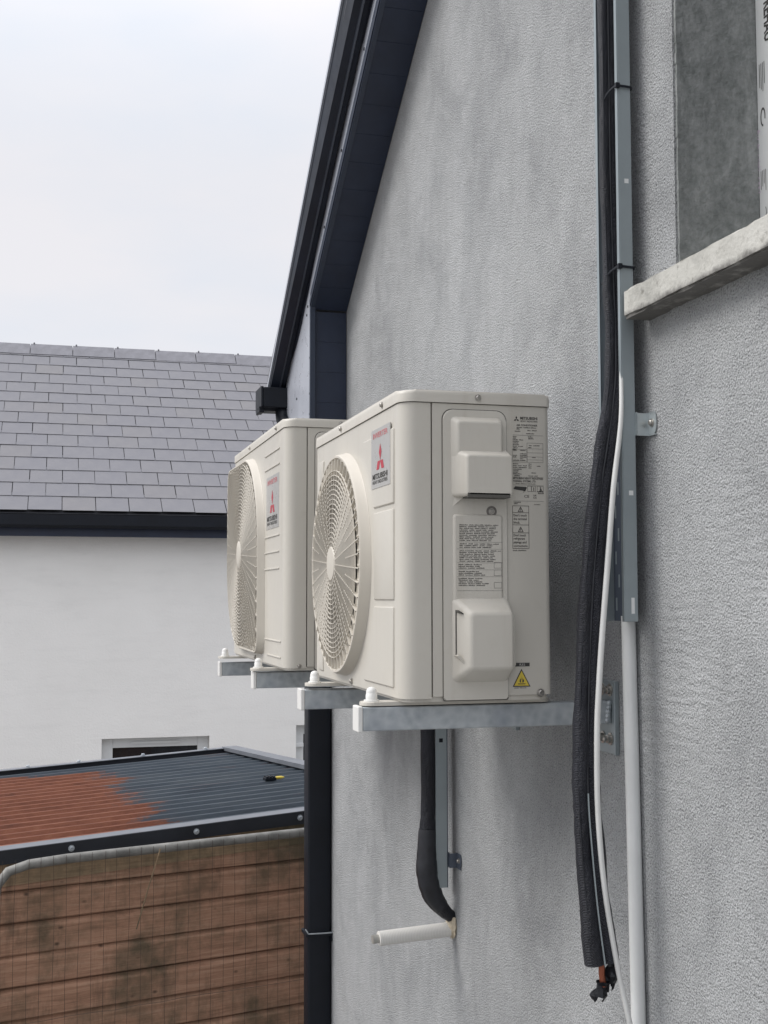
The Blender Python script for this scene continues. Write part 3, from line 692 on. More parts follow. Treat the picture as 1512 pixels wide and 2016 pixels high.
def ac_unit(loc, Wd, Ht, D, fan, label, small):
    t = thing('air_conditioner', loc, label, 'air conditioner', 'outdoor units mounted on the gable')
    r = .030; zl = Ht - .0235; kind, fy, fz, fs = fan
    R_ = fan_outline(kind, fy, fz, fs)
    NA = 120
    # --- front panel with fan opening, rounded at both ends
    bm = BM(); y0, y1, z0, z1 = r, Wd - r, .004, zl - .0015
    hole = (lambda a: R_(a) - .022)
    angs = sorted([2 * math.pi * i / NA for i in range(NA)] + [math.atan2(b_ - fz, a_ - fy) % (2 * math.pi) for a_ in (y0, y1) for b_ in (z0, z1)])
    inn, out, back = [], [], []
    for a in angs:
        c, s = math.cos(a), math.sin(a)
        tt = min([((y1 if c > 0 else y0) - fy) / c if abs(c) > 1e-9 else 9, ((z1 if s > 0 else z0) - fz) / s if abs(s) > 1e-9 else 9])
        hr = min(hole(a), tt * .985)
        inn.append(bm.verts.new((0, fy + c * hr, fz + s * hr))); out.append(bm.verts.new((0, fy + c * tt, fz + s * tt))); 
    n = len(angs)
    for i in range(n):
        j = (i + 1) % n
        bm.faces.new((inn[i], inn[j], out[j], out[i]))
    for sgn in (0, 1):
        cols = []
        for k in range(7):
            a = R(90 * k / 6); x = r - r * math.cos(a); yy = r - r * math.sin(a)
            yy = yy if sgn == 0 else Wd - yy; cols.append((x, yy))
        cols.append((.0585, 0 if sgn == 0 else Wd)); cols.append((.0585, .006 if sgn == 0 else Wd - .006))
        pv = None
        for x, yy in cols:
            v = (bm.verts.new((x, yy, z0)), bm.verts.new((x, yy, z1)))
            if pv: bm.faces.new((pv[0], v[0], v[1], pv[1]))
            pv = v
    bmesh.ops.remove_doubles(bm, verts=bm.verts, dist=1e-5)
    fp = obj('front_panel', bm, 'case', t, smooth=True, angle=40)
    bm = BM(); ia = [bm.verts.new((.0004, fy + math.cos(a) * min(hole(a), 9), fz + math.sin(a) * hole(a))) for a in angs]; ib = [bm.verts.new((.078, fy + math.cos(a) * hole(a), fz + math.sin(a) * hole(a))) for a in angs]; ic = [bm.verts.new((.0004, fy + math.cos(a) * (hole(a) + .0015), fz + math.sin(a) * (hole(a) + .0015))) for a in angs]; idd = [bm.verts.new((.078, fy + math.cos(a) * (hole(a) + .0015), fz + math.sin(a) * (hole(a) + .0015))) for a in angs]
    for i in range(n):
        j = (i + 1) % n
        bm.faces.new((ia[i], ib[i], ib[j], ia[j])); bm.faces.new((ic[i], ic[j], idd[j], idd[i])); bm.faces.new((ib[i], idd[i], idd[j], ib[j]))
    obj('fan_shroud', bm, 'inside', t, smooth=True, angle=40)
    # --- side panels with rounded back corner
    for sgn in (0, 1):
        bm = BM(); P = [(.0615, 0), (.0615, .012), (D - .02, .012), (D, .018)]
        P = [(.0615, .012), (.0615, 0)] + [(D - .012 + .012 * math.sin(R(q)), .012 - .012 * math.cos(R(q))) for q in (0, 30, 60, 90)] + [(D, .03), (D - .01, .03), (D - .02, .012)]
        if sgn: P = [(x, Wd - yy) for x, yy in P]
        prism(bm, P, 2, .008, zl - .0015); obj('side_panel', bm, 'case', t, smooth=True, angle=30)
    bm = BM(); box(bm, (.062, .0125, .012), (D - .022, .016, zl - .004)); box(bm, (.004 + .05, .0065, .012), (.0645, .011, zl - .004)); box(bm, (.03, .0125, zl - .004), (D - .03, Wd - .0125, zl - .0025)); box(bm, (.0065, r, zl - .0042), (.03, Wd - r, zl + .004)); obj('inner_frame', bm, 'seam', t)
    bm = BM(); box(bm, (D - .030, .031, .02), (D - .015, Wd - .031, zl - .01)); obj('coil', bm, 'coil', t)
    # --- lid
    bm = BM(); prism(bm, rrect(-.003, D + .002, -.003, Wd + .003, (.012, .032, .032, .012), 6), 2, zl, Ht, 0)
    topf = max(bm.faces, key=lambda f: f.calc_center_median().z)
    bmesh.ops.bevel(bm, geom=list(topf.edges), offset=.0085, segments=4, profile=.5, affect='EDGES')
    lid = obj('lid', bm, 'case2', t, smooth=True, angle=50)
    for c, ax in (((.154, -.003, Ht - .012), (0, -1, 0)), ((-.003, .13, Ht - .012), (-1, 0, 0)), ((-.003, Wd * .62, Ht - .012), (-1, 0, 0))):
        bm = BM(); screw(bm, c, ax, .0045); obj('lid_screw', bm, 'bolt', lid, smooth=True)
    # --- base pan and feet with white nut caps
    bm = BM(); prism(bm, rrect(.006, D - .004, .005, Wd - .005, .02, 4), 2, -.002, .0075); bp_ = obj('base_pan', bm, 'case', t)
    for yy in small['feet']:
        bm = BM(); prism(bm, rrect(-.068, D + .012, yy - .024, yy + .024, .022, 5), 2, -.0095, -.0025, .002); ft = obj('mounting_foot', bm, 'case', t, smooth=True, angle=30)
        for xx in (-.045, D - .004):
            bm = BM(); lathe(bm, [(.0150, 0), (.0150, .003), (.0112, .0035), (.0112, .013), (.0104, .0136), (.0104, .018), (.0092, .0225), (.0064, .0258), (.003, .0272), (.0005, .0276)], (xx, yy, -.0025), (0, 0, 1), 18); obj('nut_cap', bm, 'whitecap', ft, smooth=True, angle=60)
    # --- fan behind the guard
    bm = BM(); fr = (fs if kind == 'round' else fs[1] * .84) - .03
    box(bm, (.150, .04, .02), (.155, Wd - .04, zl - .02)); obj('fan_bulkhead', bm, 'coil', t)
    bm = BM(); lathe(bm, [(.055, 0), (.055, .05), (.04, .06)], (.12, fy, fz), (-1, 0, 0), 20)
    for q in range(3):
        a0 = R(q * 120 + 20); gpts = []
        for i in range(6):
            rr2 = .05 + (fr - .06) * i / 5
            row = []
            for j in range(5):
                a = a0 + R(-34 + 68 * j / 4) + .25 * i / 5; row.append(bm.verts.new((.115 - .045 * j / 4, fy + rr2 * math.cos(a), fz + rr2 * math.sin(a))))
            gpts.append(row)
        for i in range(5):
            for j in range(4): bm.faces.new((gpts[i][j], gpts[i][j + 1], gpts[i + 1][j + 1], gpts[i + 1][j]))
    obj('fan_blades', bm, 'fan', t, smooth=True)
    # --- guard: rim, rings, spokes, hub
    prot = small['prot']; bm = BM(); rows_ = []
    for i in range(NA):
        a = 2 * math.pi * i / NA; c, s = math.cos(a), math.sin(a); Ro = R_(a)
        rows_.append([bm.verts.new((x, fy + c * (Ro + d), fz + s * (Ro + d))) for x, d in ((-.0002, .002), (-.002, .0), (-prot + .005, -.003), (-prot, -.006), (-prot, -.010), (-prot + .003, -.012), (-.002, -.014))])
    for i in range(NA):
        a, b = rows_[i], rows_[(i + 1) % NA]
        for k in range(6): bm.faces.new((a[k], a[k + 1], b[k + 1], b[k]))
    gd = obj('fan_guard', bm, 'grille', t, smooth=True, angle=50)
    hub = small['hub']; dome = lambda q, L: -prot - .002 - .006 * (1 - (q / L) ** 2)
    LM = fs if kind == 'round' else fs[1]
    bm = BM(); lathe(bm, [(hub, 0), (hub, .006), (hub * .93, .009), (hub * .5, .0105), (.0005, .011)], (-prot + .0005, fy, fz), (-1, 0, 0), 36); obj('hub_cap', bm, 'grille', gd, smooth=True, angle=40)
    q = hub + .0095; top = (fs - .034) if kind == 'round' else 9
    hw_ = .0011; dp_ = .0034
    while q < (top if kind == 'round' else .415):
        m = 96; on_ = [q < R_(2 * math.pi * i / m) - .017 for i in range(m)]
        if not any(on_): break
        bm = BM(); pv = None; first = None
        xx = dome(min(q, LM), LM)
        allon = all(on_)
        for i in range(m + 1):
            a = 2 * math.pi * (i % m) / m
            if on_[i % m]:
                c, s = math.cos(a), math.sin(a)
                v = [bm.verts.new((x_, fy + c * q_, fz + s * q_)) for x_, q_ in ((xx, q - hw_ * .6), (xx, q + hw_ * .6), (xx + dp_, q + hw_), (xx + dp_, q - hw_))]
                if pv:
                    for k in range(4): bm.faces.new((pv[k], pv[(k + 1) % 4], v[(k + 1) % 4], v[k]))
                pv = v
            else: pv = None
        obj('guard_ring', bm, 'grille', gd, smooth=True, angle=40); q += small['pitch']
    ns = small['spokes']; sm_ = {}
    for i in range(ns):
        a = 2 * math.pi * (i + .5) / ns; half = i % 2
        L0 = hub - .002 if not half else hub + (LM - hub) * .45
        L1 = R_(a) - .013; c, s = math.cos(a), math.sin(a)
        bm = BM(); pv = None
        for k in range(5):
            q = L0 + (L1 - L0) * k / 4; xx = dome(min(q, LM), LM) + .0008
            v = [bm.verts.new((xx + dx, fy + c * q - s * w_, fz + s * q + c * w_)) for dx, w_ in ((0, -.0011), (0, .0011), (.0065, .0012), (.0065, -.0012))]
            if pv:
                for k2 in range(4): bm.faces.new((pv[k2], pv[(k2 + 1) % 4], v[(k2 + 1) % 4], v[k2]))
            pv = v
        obj('guard_spoke', bm, 'grille', gd)
    if kind == 'round':
        bm = BM(); lathe(bm, [(fs - .052, -.0165), (fs - .0118, -.0195), (fs - .0118, -.018), (fs - .052, -.015)], (0, fy, fz), (1, 0, 0), 96)
        bmesh.ops.delete(bm, geom=[f for f in bm.faces if len(f.verts) > 4], context='FACES_ONLY'); obj('guard_ledge', bm, 'grille', gd)
        for i in range(44):                                   # short webs between rim and last ring
            a = 2 * math.pi * (i + .25) / 44; c, s = math.cos(a), math.sin(a); bm = BM()
            for_ = [(-prot + .002, fs - .037), (-prot + .006, fs - .012), (.004, fs - .012), (-.004, fs - .037)]
            A = [bm.verts.new((x_, fy + c * q_ - s * .0018, fz + s * q_ + c * .0018)) for x_, q_ in for_]; Bv = [bm.verts.new((x_, fy + c * q_ + s * .0018, fz + s * q_ - c * .0018)) for x_, q_ in for_]
            bm.faces.new(A); bm.faces.new(Bv[::-1])
            for k in range(4): bm.faces.new((A[k], A[(k + 1) % 4], Bv[(k + 1) % 4], Bv[k]))
            obj('guard_web', bm, 'grille', gd)
    # --- pressings on the front
    for pl in small['press']:
        bm = BM(); prism(bm, pl, 0, -.0002, -.0032, .0026, 3); obj('pressed_panel', bm, 'case', fp, smooth=True, angle=30)
    for (ya, yb, zz) in small['lines']:
        bm = BM(); box(bm, (-.0030, ya, zz - .0022), (.0005, yb, zz + .0022), .0014, 2); obj('pressed_rib', bm, 'case', fp)
    bm = BM(); screw(bm, (0, Wd * .5, .012), (-1, 0, 0), .005); screw(bm, (.040, 0, .010), (0, -1, 0), .004) if small.get('sidescrew') else 0; obj('case_screw', bm, 'bolt', fp, smooth=True)
    # --- badge
    ya, yb, za, zb, xo_ = small['badge']
    bm = BM(); box(bm, (xo_ - .0008, ya, za), (xo_ + .0012, yb, zb), .0004, 1); bd = obj('badge', bm, 'badge', fp)
    o = Vector((xo_ - .0012, yb, za)); rx, uy = Vector((0, -1, 0)), Vector((0, 0, 1)); bw, bh = yb - ya, zb - za
    bm = BM(); text_into(bm, 'INVERTER', o + rx * bw * .11 + uy * bh * .845, rx, uy, bh * .125, bw * .78, .02); obj('lettering', bm, 'pinkred', bd)
    bm = BM(); s_ = bh * .165; cx_, cz_ = bw * .5, bh * .445
    def rhomb(ang):
        L = s_ * 1.72; w_ = s_ * .5; d = Vector((math.cos(R(ang)), math.sin(R(ang)))); p = Vector((-d.y, d.x)); c0 = Vector((cx_, cz_))
        poly(bm, o, rx * (bw / bh * 1.06), uy, [((q_.x - cx_) / (bw / bh * 1.06) * 1.0 + cx_ / (bw / bh * 1.06), q_.y) for q_ in (c0, c0 + d * L / 2 + p * w_, c0 + d * L, c0 + d * L / 2 - p * w_)])
    for a in (90, 210, 330): rhomb(a)
    obj('emblem', bm, 'red', bd)
    bm = BM(); text_into(bm, 'MITSUBISHI', o + rx * bw * .08 + uy * bh * .155, rx, uy, bh * .125, bw * .80, .03); text_into(bm, 'HEAVY INDUSTRIES', o + rx * bw * .08 + uy * bh * .075, rx, uy, bh * .085, bw * .80, .015); obj('lettering', bm, 'ink', bd)
    # --- service cover on the end panel (looks -y)
    sc = (Ht - .035) / .560; k_ = lambda z_: z_ * sc
    bm = BM(); prism(bm, [(a, b) for a, b in rrect(.0805, .2135, -.001, k_(.560), (.021, .021, .004, .004), 6)], 1, -.0001, -.0007); obj('cover_seam_shade', bm, 'seam', t)  # dark plate round the cover, paints the shade of its seam gap
    bm = BM(); prism(bm, rrect(.0822, .2118, .001, k_(.5583), (.020, .020, .004, .004), 6), 1, -.0005, -.004, .0018, 2); cv = obj('service_cover', bm, 'case2', t, smooth=True, angle=30)
    def bump_(x0, x1, z0, z1, h, l, r_, b_, tp_, rad=.009, bev=.0038):
        b = BM(); prism(b, rrect(x0, x1, k_(z0), k_(z1), rad, 3), 1, -.003, -.003 - h, bev, 3, taper=rrect(x0 + l, x1 - r_, k_(z0 + b_), k_(z1 - tp_), rad * .8, 3)); return b
    obj('cover_bulge', bump_(.097, .2025, .462, .545, .016, .010, .004, .0, .010), 'case2', cv, smooth=True, angle=28)
    obj('cover_bulge', bump_(.098, .2135, .388, .484, .036, .021, .002, .0, .016), 'case2', cv, smooth=True, angle=28)
    bm = BM(); prism(bm, [(.120, k_(.386)), (.206, k_(.386)), (.206, k_(.3945)), (.120, k_(.3945))], 1, -.0032, -.0390); obj('hand_hold_shade', bm, 'seam', cv)  # dark block painted in for the shade of the hand recess
    bm = BM(); prism(bm, [(.099, k_(.368)), (.121, k_(.3878)), (.121, k_(.398)), (.104, k_(.398))], 1, -.0035, -.009, 0, taper=[(.1195, k_(.3872)), (.1215, k_(.3878)), (.1215, k_(.398)), (.1205, k_(.398))]); obj('hand_hold_lip', bm, 'case2', cv)
    bm = BM(); lathe(bm, [(.0105, 0), (.0105, .0012), (.0085, .0014), (.0085, .0006), (.001, .0006)], (.180, -.0040, k_(.362)), (0, -1, 0), 18); rc = obj('screw_recess', bm, 'inside', cv)
    bm = BM(); screw(bm, (.180, -.0046, k_(.362)), (0, -1, 0), .0042); obj('cover_screw', bm, 'bolt', rc)
    obj('cover_bulge', bump_(.100, .2035, .187, .356, .0045, .004, .004, .0, .002, .006, .002), 'case2', cv, smooth=True, angle=28)
    obj('cover_bulge', bump_(.0985, .2130, .034, .197, .040, .024, .003, .026, .030, .011, .0055), 'case2', cv, smooth=True, angle=28)
    bm = BM(); prism(bm, [(.2115, k_(.052)), (.2245, k_(.066)), (.2245, k_(.155)), (.2185, k_(.170)), (.2115, k_(.178))], 1, -.0015, -.016, .003, 2); obj('cover_flange', bm, 'case2', cv, smooth=True, angle=30)
    bm = BM(); prism(bm, [(.1030, k_(.086)), (.1048, k_(.086)), (.1048, k_(.172)), (.1030, k_(.172))], 1, -.003, -.0138); prism(bm, [(.1035, k_(.168)), (.1035, k_(.172)), (.118, k_(.163)), (.118, k_(.1615))], 1, -.003, -.0285, 0); obj('grip_slot', bm, 'seam', cv)
    bm = BM(); prism(bm, [(.1005, k_(.0855)), (.118, k_(.066)), (.119, k_(.069)), (.104, k_(.0875))], 1, -.003, -.0295, 0); obj('grip_edge', bm, 'case2', cv)
    bm = BM(); screw(bm, (.280, 0, .011), (0, -1, 0), .0055); obj('panel_screw', bm, 'bolt', t, smooth=True)
    if small.get('print'): nameplate(t, k_, cv)
    return t

def nameplate(t, k_, cv):
    rng = random.Random(9)
    o = Vector((0, -.0006, 0)); rx, uy = Vector((1, 0, 0)), Vector((0, 0, 1))
    T = lambda bm, s, x, z, size, w=None, b=0: text_into(bm, s, o + rx * x + uy * z, rx, uy, size, w, b)
    bm = BM(); 
    # header
    for a in (90, 210, 330):
        d = Vector((math.cos(R(a)), math.sin(R(a)))); p = Vector((-d.y, d.x)); c0 = Vector((.2345, .5445)); L = .0062
        poly(bm, o, rx, uy, [tuple(c0), tuple(c0 + d * L / 2 + p * .0018), tuple(c0 + d * L), tuple(c0 + d * L / 2 - p * .0018)])
    T(bm, 'MITSUBISHI', .2425, .5445, .0075, .036, .03); T(bm, 'HEAVY INDUSTRIES', .2425, .5395, .0045, .036, .01)
    T(bm, 'AIR CONDITIONER', .2345, .5315, .0050, .044, .02)
    T(bm, 'MITSUBISHI HEAVY INDUSTRIES', .2265, .4265, .0052, .063, .02); T(bm, 'THERMAL SYSTEMS, LTD.', .2265, .4210, .0052, .048, .02)
    # warnings
    frame_q(bm, o, rx, uy, .2245, .2905, .0345, .0840, .0008)
    for zz in (.3605, .3365, .3210): quad(bm, o, rx, uy, .2245, zz, .0345, .0008)
    for zz in (.3625, .3230): tri_outline(bm, o, rx, uy, .2415, zz, .0118, .0106, .0011); quad(bm, o, rx, uy, .2410, zz + .0022, .001, .0045)
    for s, zz, w in (("Don't touch", .3535, .0275), ('the terminal', .3465, .0275), ('block.', .3395, .0135), ("Don't touch", .3145, .0255), ('refrigerant', .3080, .0235), ('pipings and', .3010, .0265), ('connections.', .2940, .0295)):
        T(bm, s, .2268, zz, .0066, w, .012)
    tri_outline(bm, o, rx, uy, .2845, .3985, .0125, .0112, .0010); quad(bm, o, rx, uy, .2840, .4005, .001, .005)
    T(bm, 'CE', .2495, .3905, .0078, .0105, .0); T(bm, 'UK', .2685, .3935, .0048, .0072, .01); T(bm, 'CA', .2685, .3890, .0048, .0072, .01)
    # book symbols
    poly(bm, o, rx, uy, [(.2270, .4080), (.2310, .4125), (.2530, .4115), (.2555, .4105), (.2520, .4035), (.2490, .4025), (.2475, .4040), (.2290, .4065)])
    frame_q(bm, o, rx, uy, .2565, .4025, .0080, .0110, .0006); frame_q(bm, o, rx, uy, .2650, .4025, .0085, .0110, .0006); quad(bm, o, rx, uy, .2690, .4040, .0014, .0070)
    frame_q(bm, o, rx, uy, .2765, .4020, .0070, .0115, .0006); frame_q(bm, o, rx, uy, .2840, .4020, .0060, .0115, .0006); quad(bm, o, rx, uy, .2770, .4020, .0125, .0014)
    T(bm, 'i', .2480, .4000, .003, .001)
    obj('lettering', bm, 'ink', t)
    # fine print and table rules
    bm = BM()
    sp = lambda x, z, w, h=.0022, f=.9: smallprint(bm, o, rx, uy, x, z, w, h, rng, f)
    for z_, x_, w_ in ((.5275, .2350, .043), (.5245, .2345, .014), (.5200, .2310, .022), (.5160, .2550, .021), (.5222, .2575, .021)): sp(x_, z_, w_)
    quad(bm, o, rx, uy, .2265, .5130, .0635, .0005)
    z_ = .5095
    for i in range(9): sp(.2265, z_ - i * .0032, .022, .0020, .95)
    sp(.2585, .5095, .018); sp(.2590, .5060, .014); sp(.2655, .5010, .006); sp(.2810, .5010, .006)
    frame_q(bm, o, rx, uy, .2560, .4600, .0340, .0385, .0005); frame_q(bm, o, rx, uy, .2255, .4600, .0305, .0255, .0005)
    for zz in (.4870, .4790, .4710, .4650): quad(bm, o, rx, uy, .2560, zz, .0340, .0004)
    sp(.2600, .4925, .026); sp(.2590, .4885, .012)
    for i in range(7): sp(.2270, .4825 - i * .0033, .013, .0020, .9); sp(.2415, .4825 - i * .0033, .013, .0020, 1)
    for i in range(5): sp(.2665, .4830 - i * .0045, .009, .0020); sp(.2830, .4830 - i * .0060, .006, .0020) if i < 4 else 0
    for i in range(4): sp(.2265, .4560 - i * .0036, .029, .0020); sp(.2590, .4560 - i * .0038, .012, .0019); sp(.2765, .4560 - i * .0038, .013, .0019) if i < 2 else 0
    for i in range(3): sp(.2265, .4420 - i * .0030, .018, .0019); sp(.2650, .4420 - i * .0034, .009, .0019)
    sp(.2290, .4325, .016); sp(.2590, .4325, .020); quad(bm, o, rx, uy, .2265, .4305, .0635, .0004)
    sp(.2320, .4170, .048, .0016); quad(bm, o, rx, uy, .2265, .4148, .0640, .0004)
    sp(.2460, .3960, .006, .003); sp(.2690, .3995, .006, .0024); quad(bm, o, rx, uy, .2265, .3835, .0640, .0004); sp(.2275, .3805, .024, .0018); sp(.2275, .3775, .022, .0018); sp(.2700, .3765, .020, .0016); sp(.2250, .2860, .033, .0022, 1)
    tag(obj('fine_print', bm, 'inkgrey', t), kind='stuff')
    # instruction label on the service cover
    o2 = Vector((0, -.0078, 0)); bm = BM()
    zt = k_(.334); zb = k_(.2085)
    def sp2(x, z, w, h=.0021, f=1): smallprint(bm, o2, rx, uy, x, z, w, h, rng, f)
    quad(bm, o2, rx, uy, .1080, zb, .0930, .0005)
    n = 36; dz = (zt - zb - .006) / n
    for i in range(n):
        z_ = zt - i * dz
        if i in (10, 14, 22, 26, 30):
            quad(bm, o2, rx, uy, .1080, z_ + dz * .3, .0930, .0004); continue
        w = .086 if i < 22 else (.058 if i < 34 else .070)
        sp2(.1130 if i < 22 else .1110, z_, w * rng.uniform(.86, 1), dz * .66)
    for i in range(10): sp2(.1078, zt - i * dz, .004, dz * .6) if i % 2 == 0 else 0
    for zz in (.252, .2375, .2135): frame_q(bm, o2, rx, uy, .1830, k_(zz), .0160, .0115, .0006)
    tag(obj('instruction_print', bm, 'inkgrey', cv), kind='stuff')
    # refrigerant tag and flame triangle
    bm = BM(); quad(bm, o, rx, uy, .2275, .0625, .0300, .0070); obj('refrigerant_tag', bm, 'ink', t)
    o3 = Vector((0, -.0011, 0)); bm = BM(); text_into(bm, 'R32', o3 + rx * .2365 + uy * .0640, rx, uy, .0060, .0115, .02); obj('lettering', bm, 'badge', t)
    bm = BM(); poly(bm, o, rx, uy, [(.2220, .0235), (.2590, .0235), (.2405, .0580)]); tri = obj('flame_sign', bm, 'ink', t)
    bm = BM(); poly(bm, o3, rx, uy, [(.2252, .0255), (.2558, .0255), (.2405, .0540)]); obj('sign_face', bm, 'yellow', tri)
    o4 = Vector((0, -.0016, 0)); bm = BM(); quad(bm, o4, rx, uy, .2330, .0282, .0150, .0016)
    poly(bm, o4, rx, uy, [(.2365, .0318), (.2395, .0318), (.2385, .0345), (.2398, .0375), (.2392, .0400), (.2362, .0360)])
    poly(bm, o4, rx, uy, [(.2415, .0318), (.2445, .0318), (.2452, .0360), (.2440, .0385), (.2430, .0360), (.2408, .0420), (.2400, .0440), (.2414, .0380), (.2420, .0345)])
    obj('flame', bm, 'ink', tri)
    bm = BM(); smallprint(bm, o, rx, uy, .2250, .0205, .032, .0018, rng, 1); tag(obj('fine_print', bm, 'inkgrey', t), kind='stuff')

FEET1, FEET2 = (.055, .585), (.165, .860)
press1 = [[(.050, .379), (.050, .527), (.288, .527), (.275, .475), (.216, .415), (.204, .379)],
          [(.051, .191), (.051, .369), (.200, .369), (.200, .191)],
          [(.053, .022), (.053, .178), (.200, .178), (.216, .130), (.262, .060), (.284, .022)],
          [(.70, .46), (.735, .50), (.735, .53), (.69, .53)], [(.70, .085), (.735, .045), (.735, .018), (.69, .018)]]
ac_unit((-.45, 0, 0), .800, .595, .3046, ('round', .482, .272, .2505),
        'nearer of the two ivory air conditioners, round fan guard and printed rating label facing us',
        dict(feet=FEET1, prot=.023, hub=.040, pitch=.0108, spokes=48, press=press1, lines=[], badge=(.068, .214, .418, .540, -.0034), print=True))
ac_unit((-.4815, 1.043, 0), .989, .686, .3046, ('leaf', .664, .332, (.332, .306)),
        'farther ivory air conditioner, partly hidden, with squarish fan guard with one rounded side',
        dict(feet=FEET2, prot=.023, hub=.046, pitch=.0112, spokes=64, press=[], lines=[(.09, .335, .614), (.09, .335, .571), (.09, .328, .371), (.09, .328, .325), (.09, .328, .277), (.06, .32, .074), (.06, .28, .030)],
             badge=(.098, .305, .393, .547, -.0002), sidescrew=True))

# ------------------------------------------------------------------ brackets: one arm each
def bracket(y, xtip, z0, label):
    t = thing('wall_bracket', (0, y, z0), label, 'bracket', 'galvanised arms carrying the outdoor units')
    h = .045
    bm = BM(); box(bm, (xtip + .006, 0, -h), (-.0065, .041, 0), .0025); obj('arm', bm, 'galv', t)
    bm = BM(); box(bm, (xtip - .004, -.0018, -h - .0018), (xtip + .0055, .0428, .0018), .002); obj('end_cap', bm, 'whitecap', t)
    bm = BM(); box(bm, (-.0062, -.022, -h - .060), (-.0004, .060, .040), .0015); box(bm, (-.011, -.024, -h - .060), (-.0004, -.0182, .040), .0015); pl = obj('wall_plate', bm, 'tray', t)
    for yy, zz in ((.005, .022), (.040, .022), (.005, -h - .030), (.040, -h - .030)):
        bm = BM(); lathe(bm, [(.0125, 0), (.0125, .002), (.0001 + .0085, .0022), (.0085, .0085), (.005, .009), (.005, .016), (.002, .017)], (-.0062, yy, zz), (-1, 0, 0), 6 + 6); obj('anchor_bolt', bm, 'bolt', pl)
    bm = BM()
    for k in range(5): lathe(bm, [(.006, 0), (.005, .003), (.002, .0045)], (-.012 - .001 * k, -.0006, -.004 - k * .0085), (0, -1, 0), 8)
    obj('weld', bm, 'galv', t)
    return t
bracket(.03, -.524, -.0115, 'nearest galvanised bracket arm, long and bright, under the right end of the near unit')
bracket(.57, -.527, -.0180, 'second nearest galvanised bracket arm, under the left end of the near unit')
bracket(1.2, -.538, -.0145, 'third galvanised bracket arm from the camera, under the right end of the far unit')
bracket(1.9, -.542, -.0230, 'farthest galvanised bracket arm, smallest in view, under the left end of the far unit')

# ------------------------------------------------------------------ cable tray beside the window
tr = thing('cable_tray', (-.025, -.08, .15), 'long grey steel cable tray fixed upright to the wall left of the window sill', 'cable tray')
L = 2.4
bm = BM(); box(bm, (-.0015, -.0475, 0), (0, .0475, L)); bp_ = obj('tray_back', bm, 'trayin', tr)
bm = BM(); box(bm, (-.0265, -.0500, 0), (0, -.0477, L), .0006, 1); box(bm, (-.0285, -.0500, 0), (-.0267, -.0405, L), .0006, 1); nf = obj('tray_flange', bm, 'tray', tr)
bm = BM(); box(bm, (-.0265, .0477, 0), (0, .0500, L), .0006, 1); box(bm, (-.0285, .0405, 0), (-.0267, .0500, L), .0006, 1); ff = obj('tray_flange', bm, 'tray', tr)
bm = BM()
for z in (.238, .84, 1.44, 2.0): quad(bm, (-.0155, -.05035, z), (1, 0, 0), (0, 0, 1), 0, 0, .009, .009)
quad(bm, (-.0140, -.05035, .015), (1, 0, 0), (0, 0, 1), 0, 0, .007, .030); obj('slot', bm, 'whitepipe', nf)
bm = BM()
for z in (.80, 1.5): quad(bm, (-.016, .0476, z), (1, 0, 0), (0, 0, 1), 0, 0, .009, .009)
obj('slot', bm, 'whitepipe', ff)
bm = BM()
for i in range(30):
    for yy in (-.03, -.005, .022):
        if i % 2: quad(bm, (-.0017, yy, .02 + i * .045), (0, 1, 0), (0, 0, 1), 0, 0, .006, .025)
        else: quad(bm, (-.0017, yy + .012, .02 + i * .045), (0, 1, 0), (0, 0, 1), 0, 0, .006, .025)
obj('slot', bm, 'tray', bp_)
# its zinc wall clip
def clip(loc, label, sc=1, mt='zinc'):
    t = thing('wall_clip', loc, label, 'clip', 'clips holding the trays off the wall')
    bm = BM()
    prism(bm, [(-.045, .022 * sc), (-.045, -.022 * sc), (-.013, -.022 * sc), (-.013, .022 * sc)], 0, -.0255, -.0235)
    prism(bm, [(-.048, .020 * sc), (-.048, -.023 * sc), (-.046, -.023 * sc), (-.046, .020 * sc)], 0, -.0250, -.0012)
    obj('clip_step', bm, mt, t)
    bm = BM(); prism(bm, [(-.0465, .021 * sc), (-.0465, -.021 * sc), (-.072, -.021 * sc)] + [(-.072 - .008 * math.sin(R(a)), -.021 * sc * math.cos(R(a))) for a in (30, 60, 90, 120, 150)] + [(-.072, .021 * sc)], 0, -.0035, -.001, .0006, 1); ct = obj('clip_tongue', bm, mt, t)
    bm = BM(); box(bm, (-.0045, -.078, -.024 * sc), (-.001, -.048, -.0215 * sc)); obj('clip_lip', bm, mt, t)
    bm = BM(); screw(bm, (-.0035, -.064, 0), (-1, 0, 0), .0055); obj('clip_screw', bm, 'bolt', ct)
clip((0, -.091, .524), 'bright zinc clip screwed to the wall right of the long cable tray')

# insulated pipes in the tray, coming out and hanging free
pb = thing('insulated_pipe_bundle', (-.10, -.12, -.48), 'long black insulated pipe pair hanging out of the cable tray, cut open at the bottom', 'pipe')
org = Vector((-.10, -.12, -.48))
path = [(-.052, -.085, 2.6), (-.051, -.085, 1.8), (-.051, -.085, 1.38), (-.0515, -.086, 1.15), (-.052, -.088, .97), (-.050, -.091, .80), (-.050, -.096, .71), (-.058, -.108, .606), (-.078, -.118, .50), (-.094, -.12, .412), (-.106, -.12, .31), (-.115, -.12, .22), (-.123, -.12, .10), (-.128, -.12, -.015), (-.131, -.12, -.108), (-.1305, -.12, -.18), (-.127, -.12, -.246), (-.117, -.12, -.366), (-.104, -.12, -.472)]
rad = [.0185, .0185, .0185, .0185, .0187, .019, .0185, .0195, .0205, .0215, .0225, .0235, .0245, .0255, .0265, .0275, .0285, .030, .0325]
def interp(tab, n): 
    out = []
    for i in range(len(tab) - 1):
        for k in range(n): out.append(tab[i] + (tab[i + 1] - tab[i]) * k / n)
    return out + [tab[-1]]
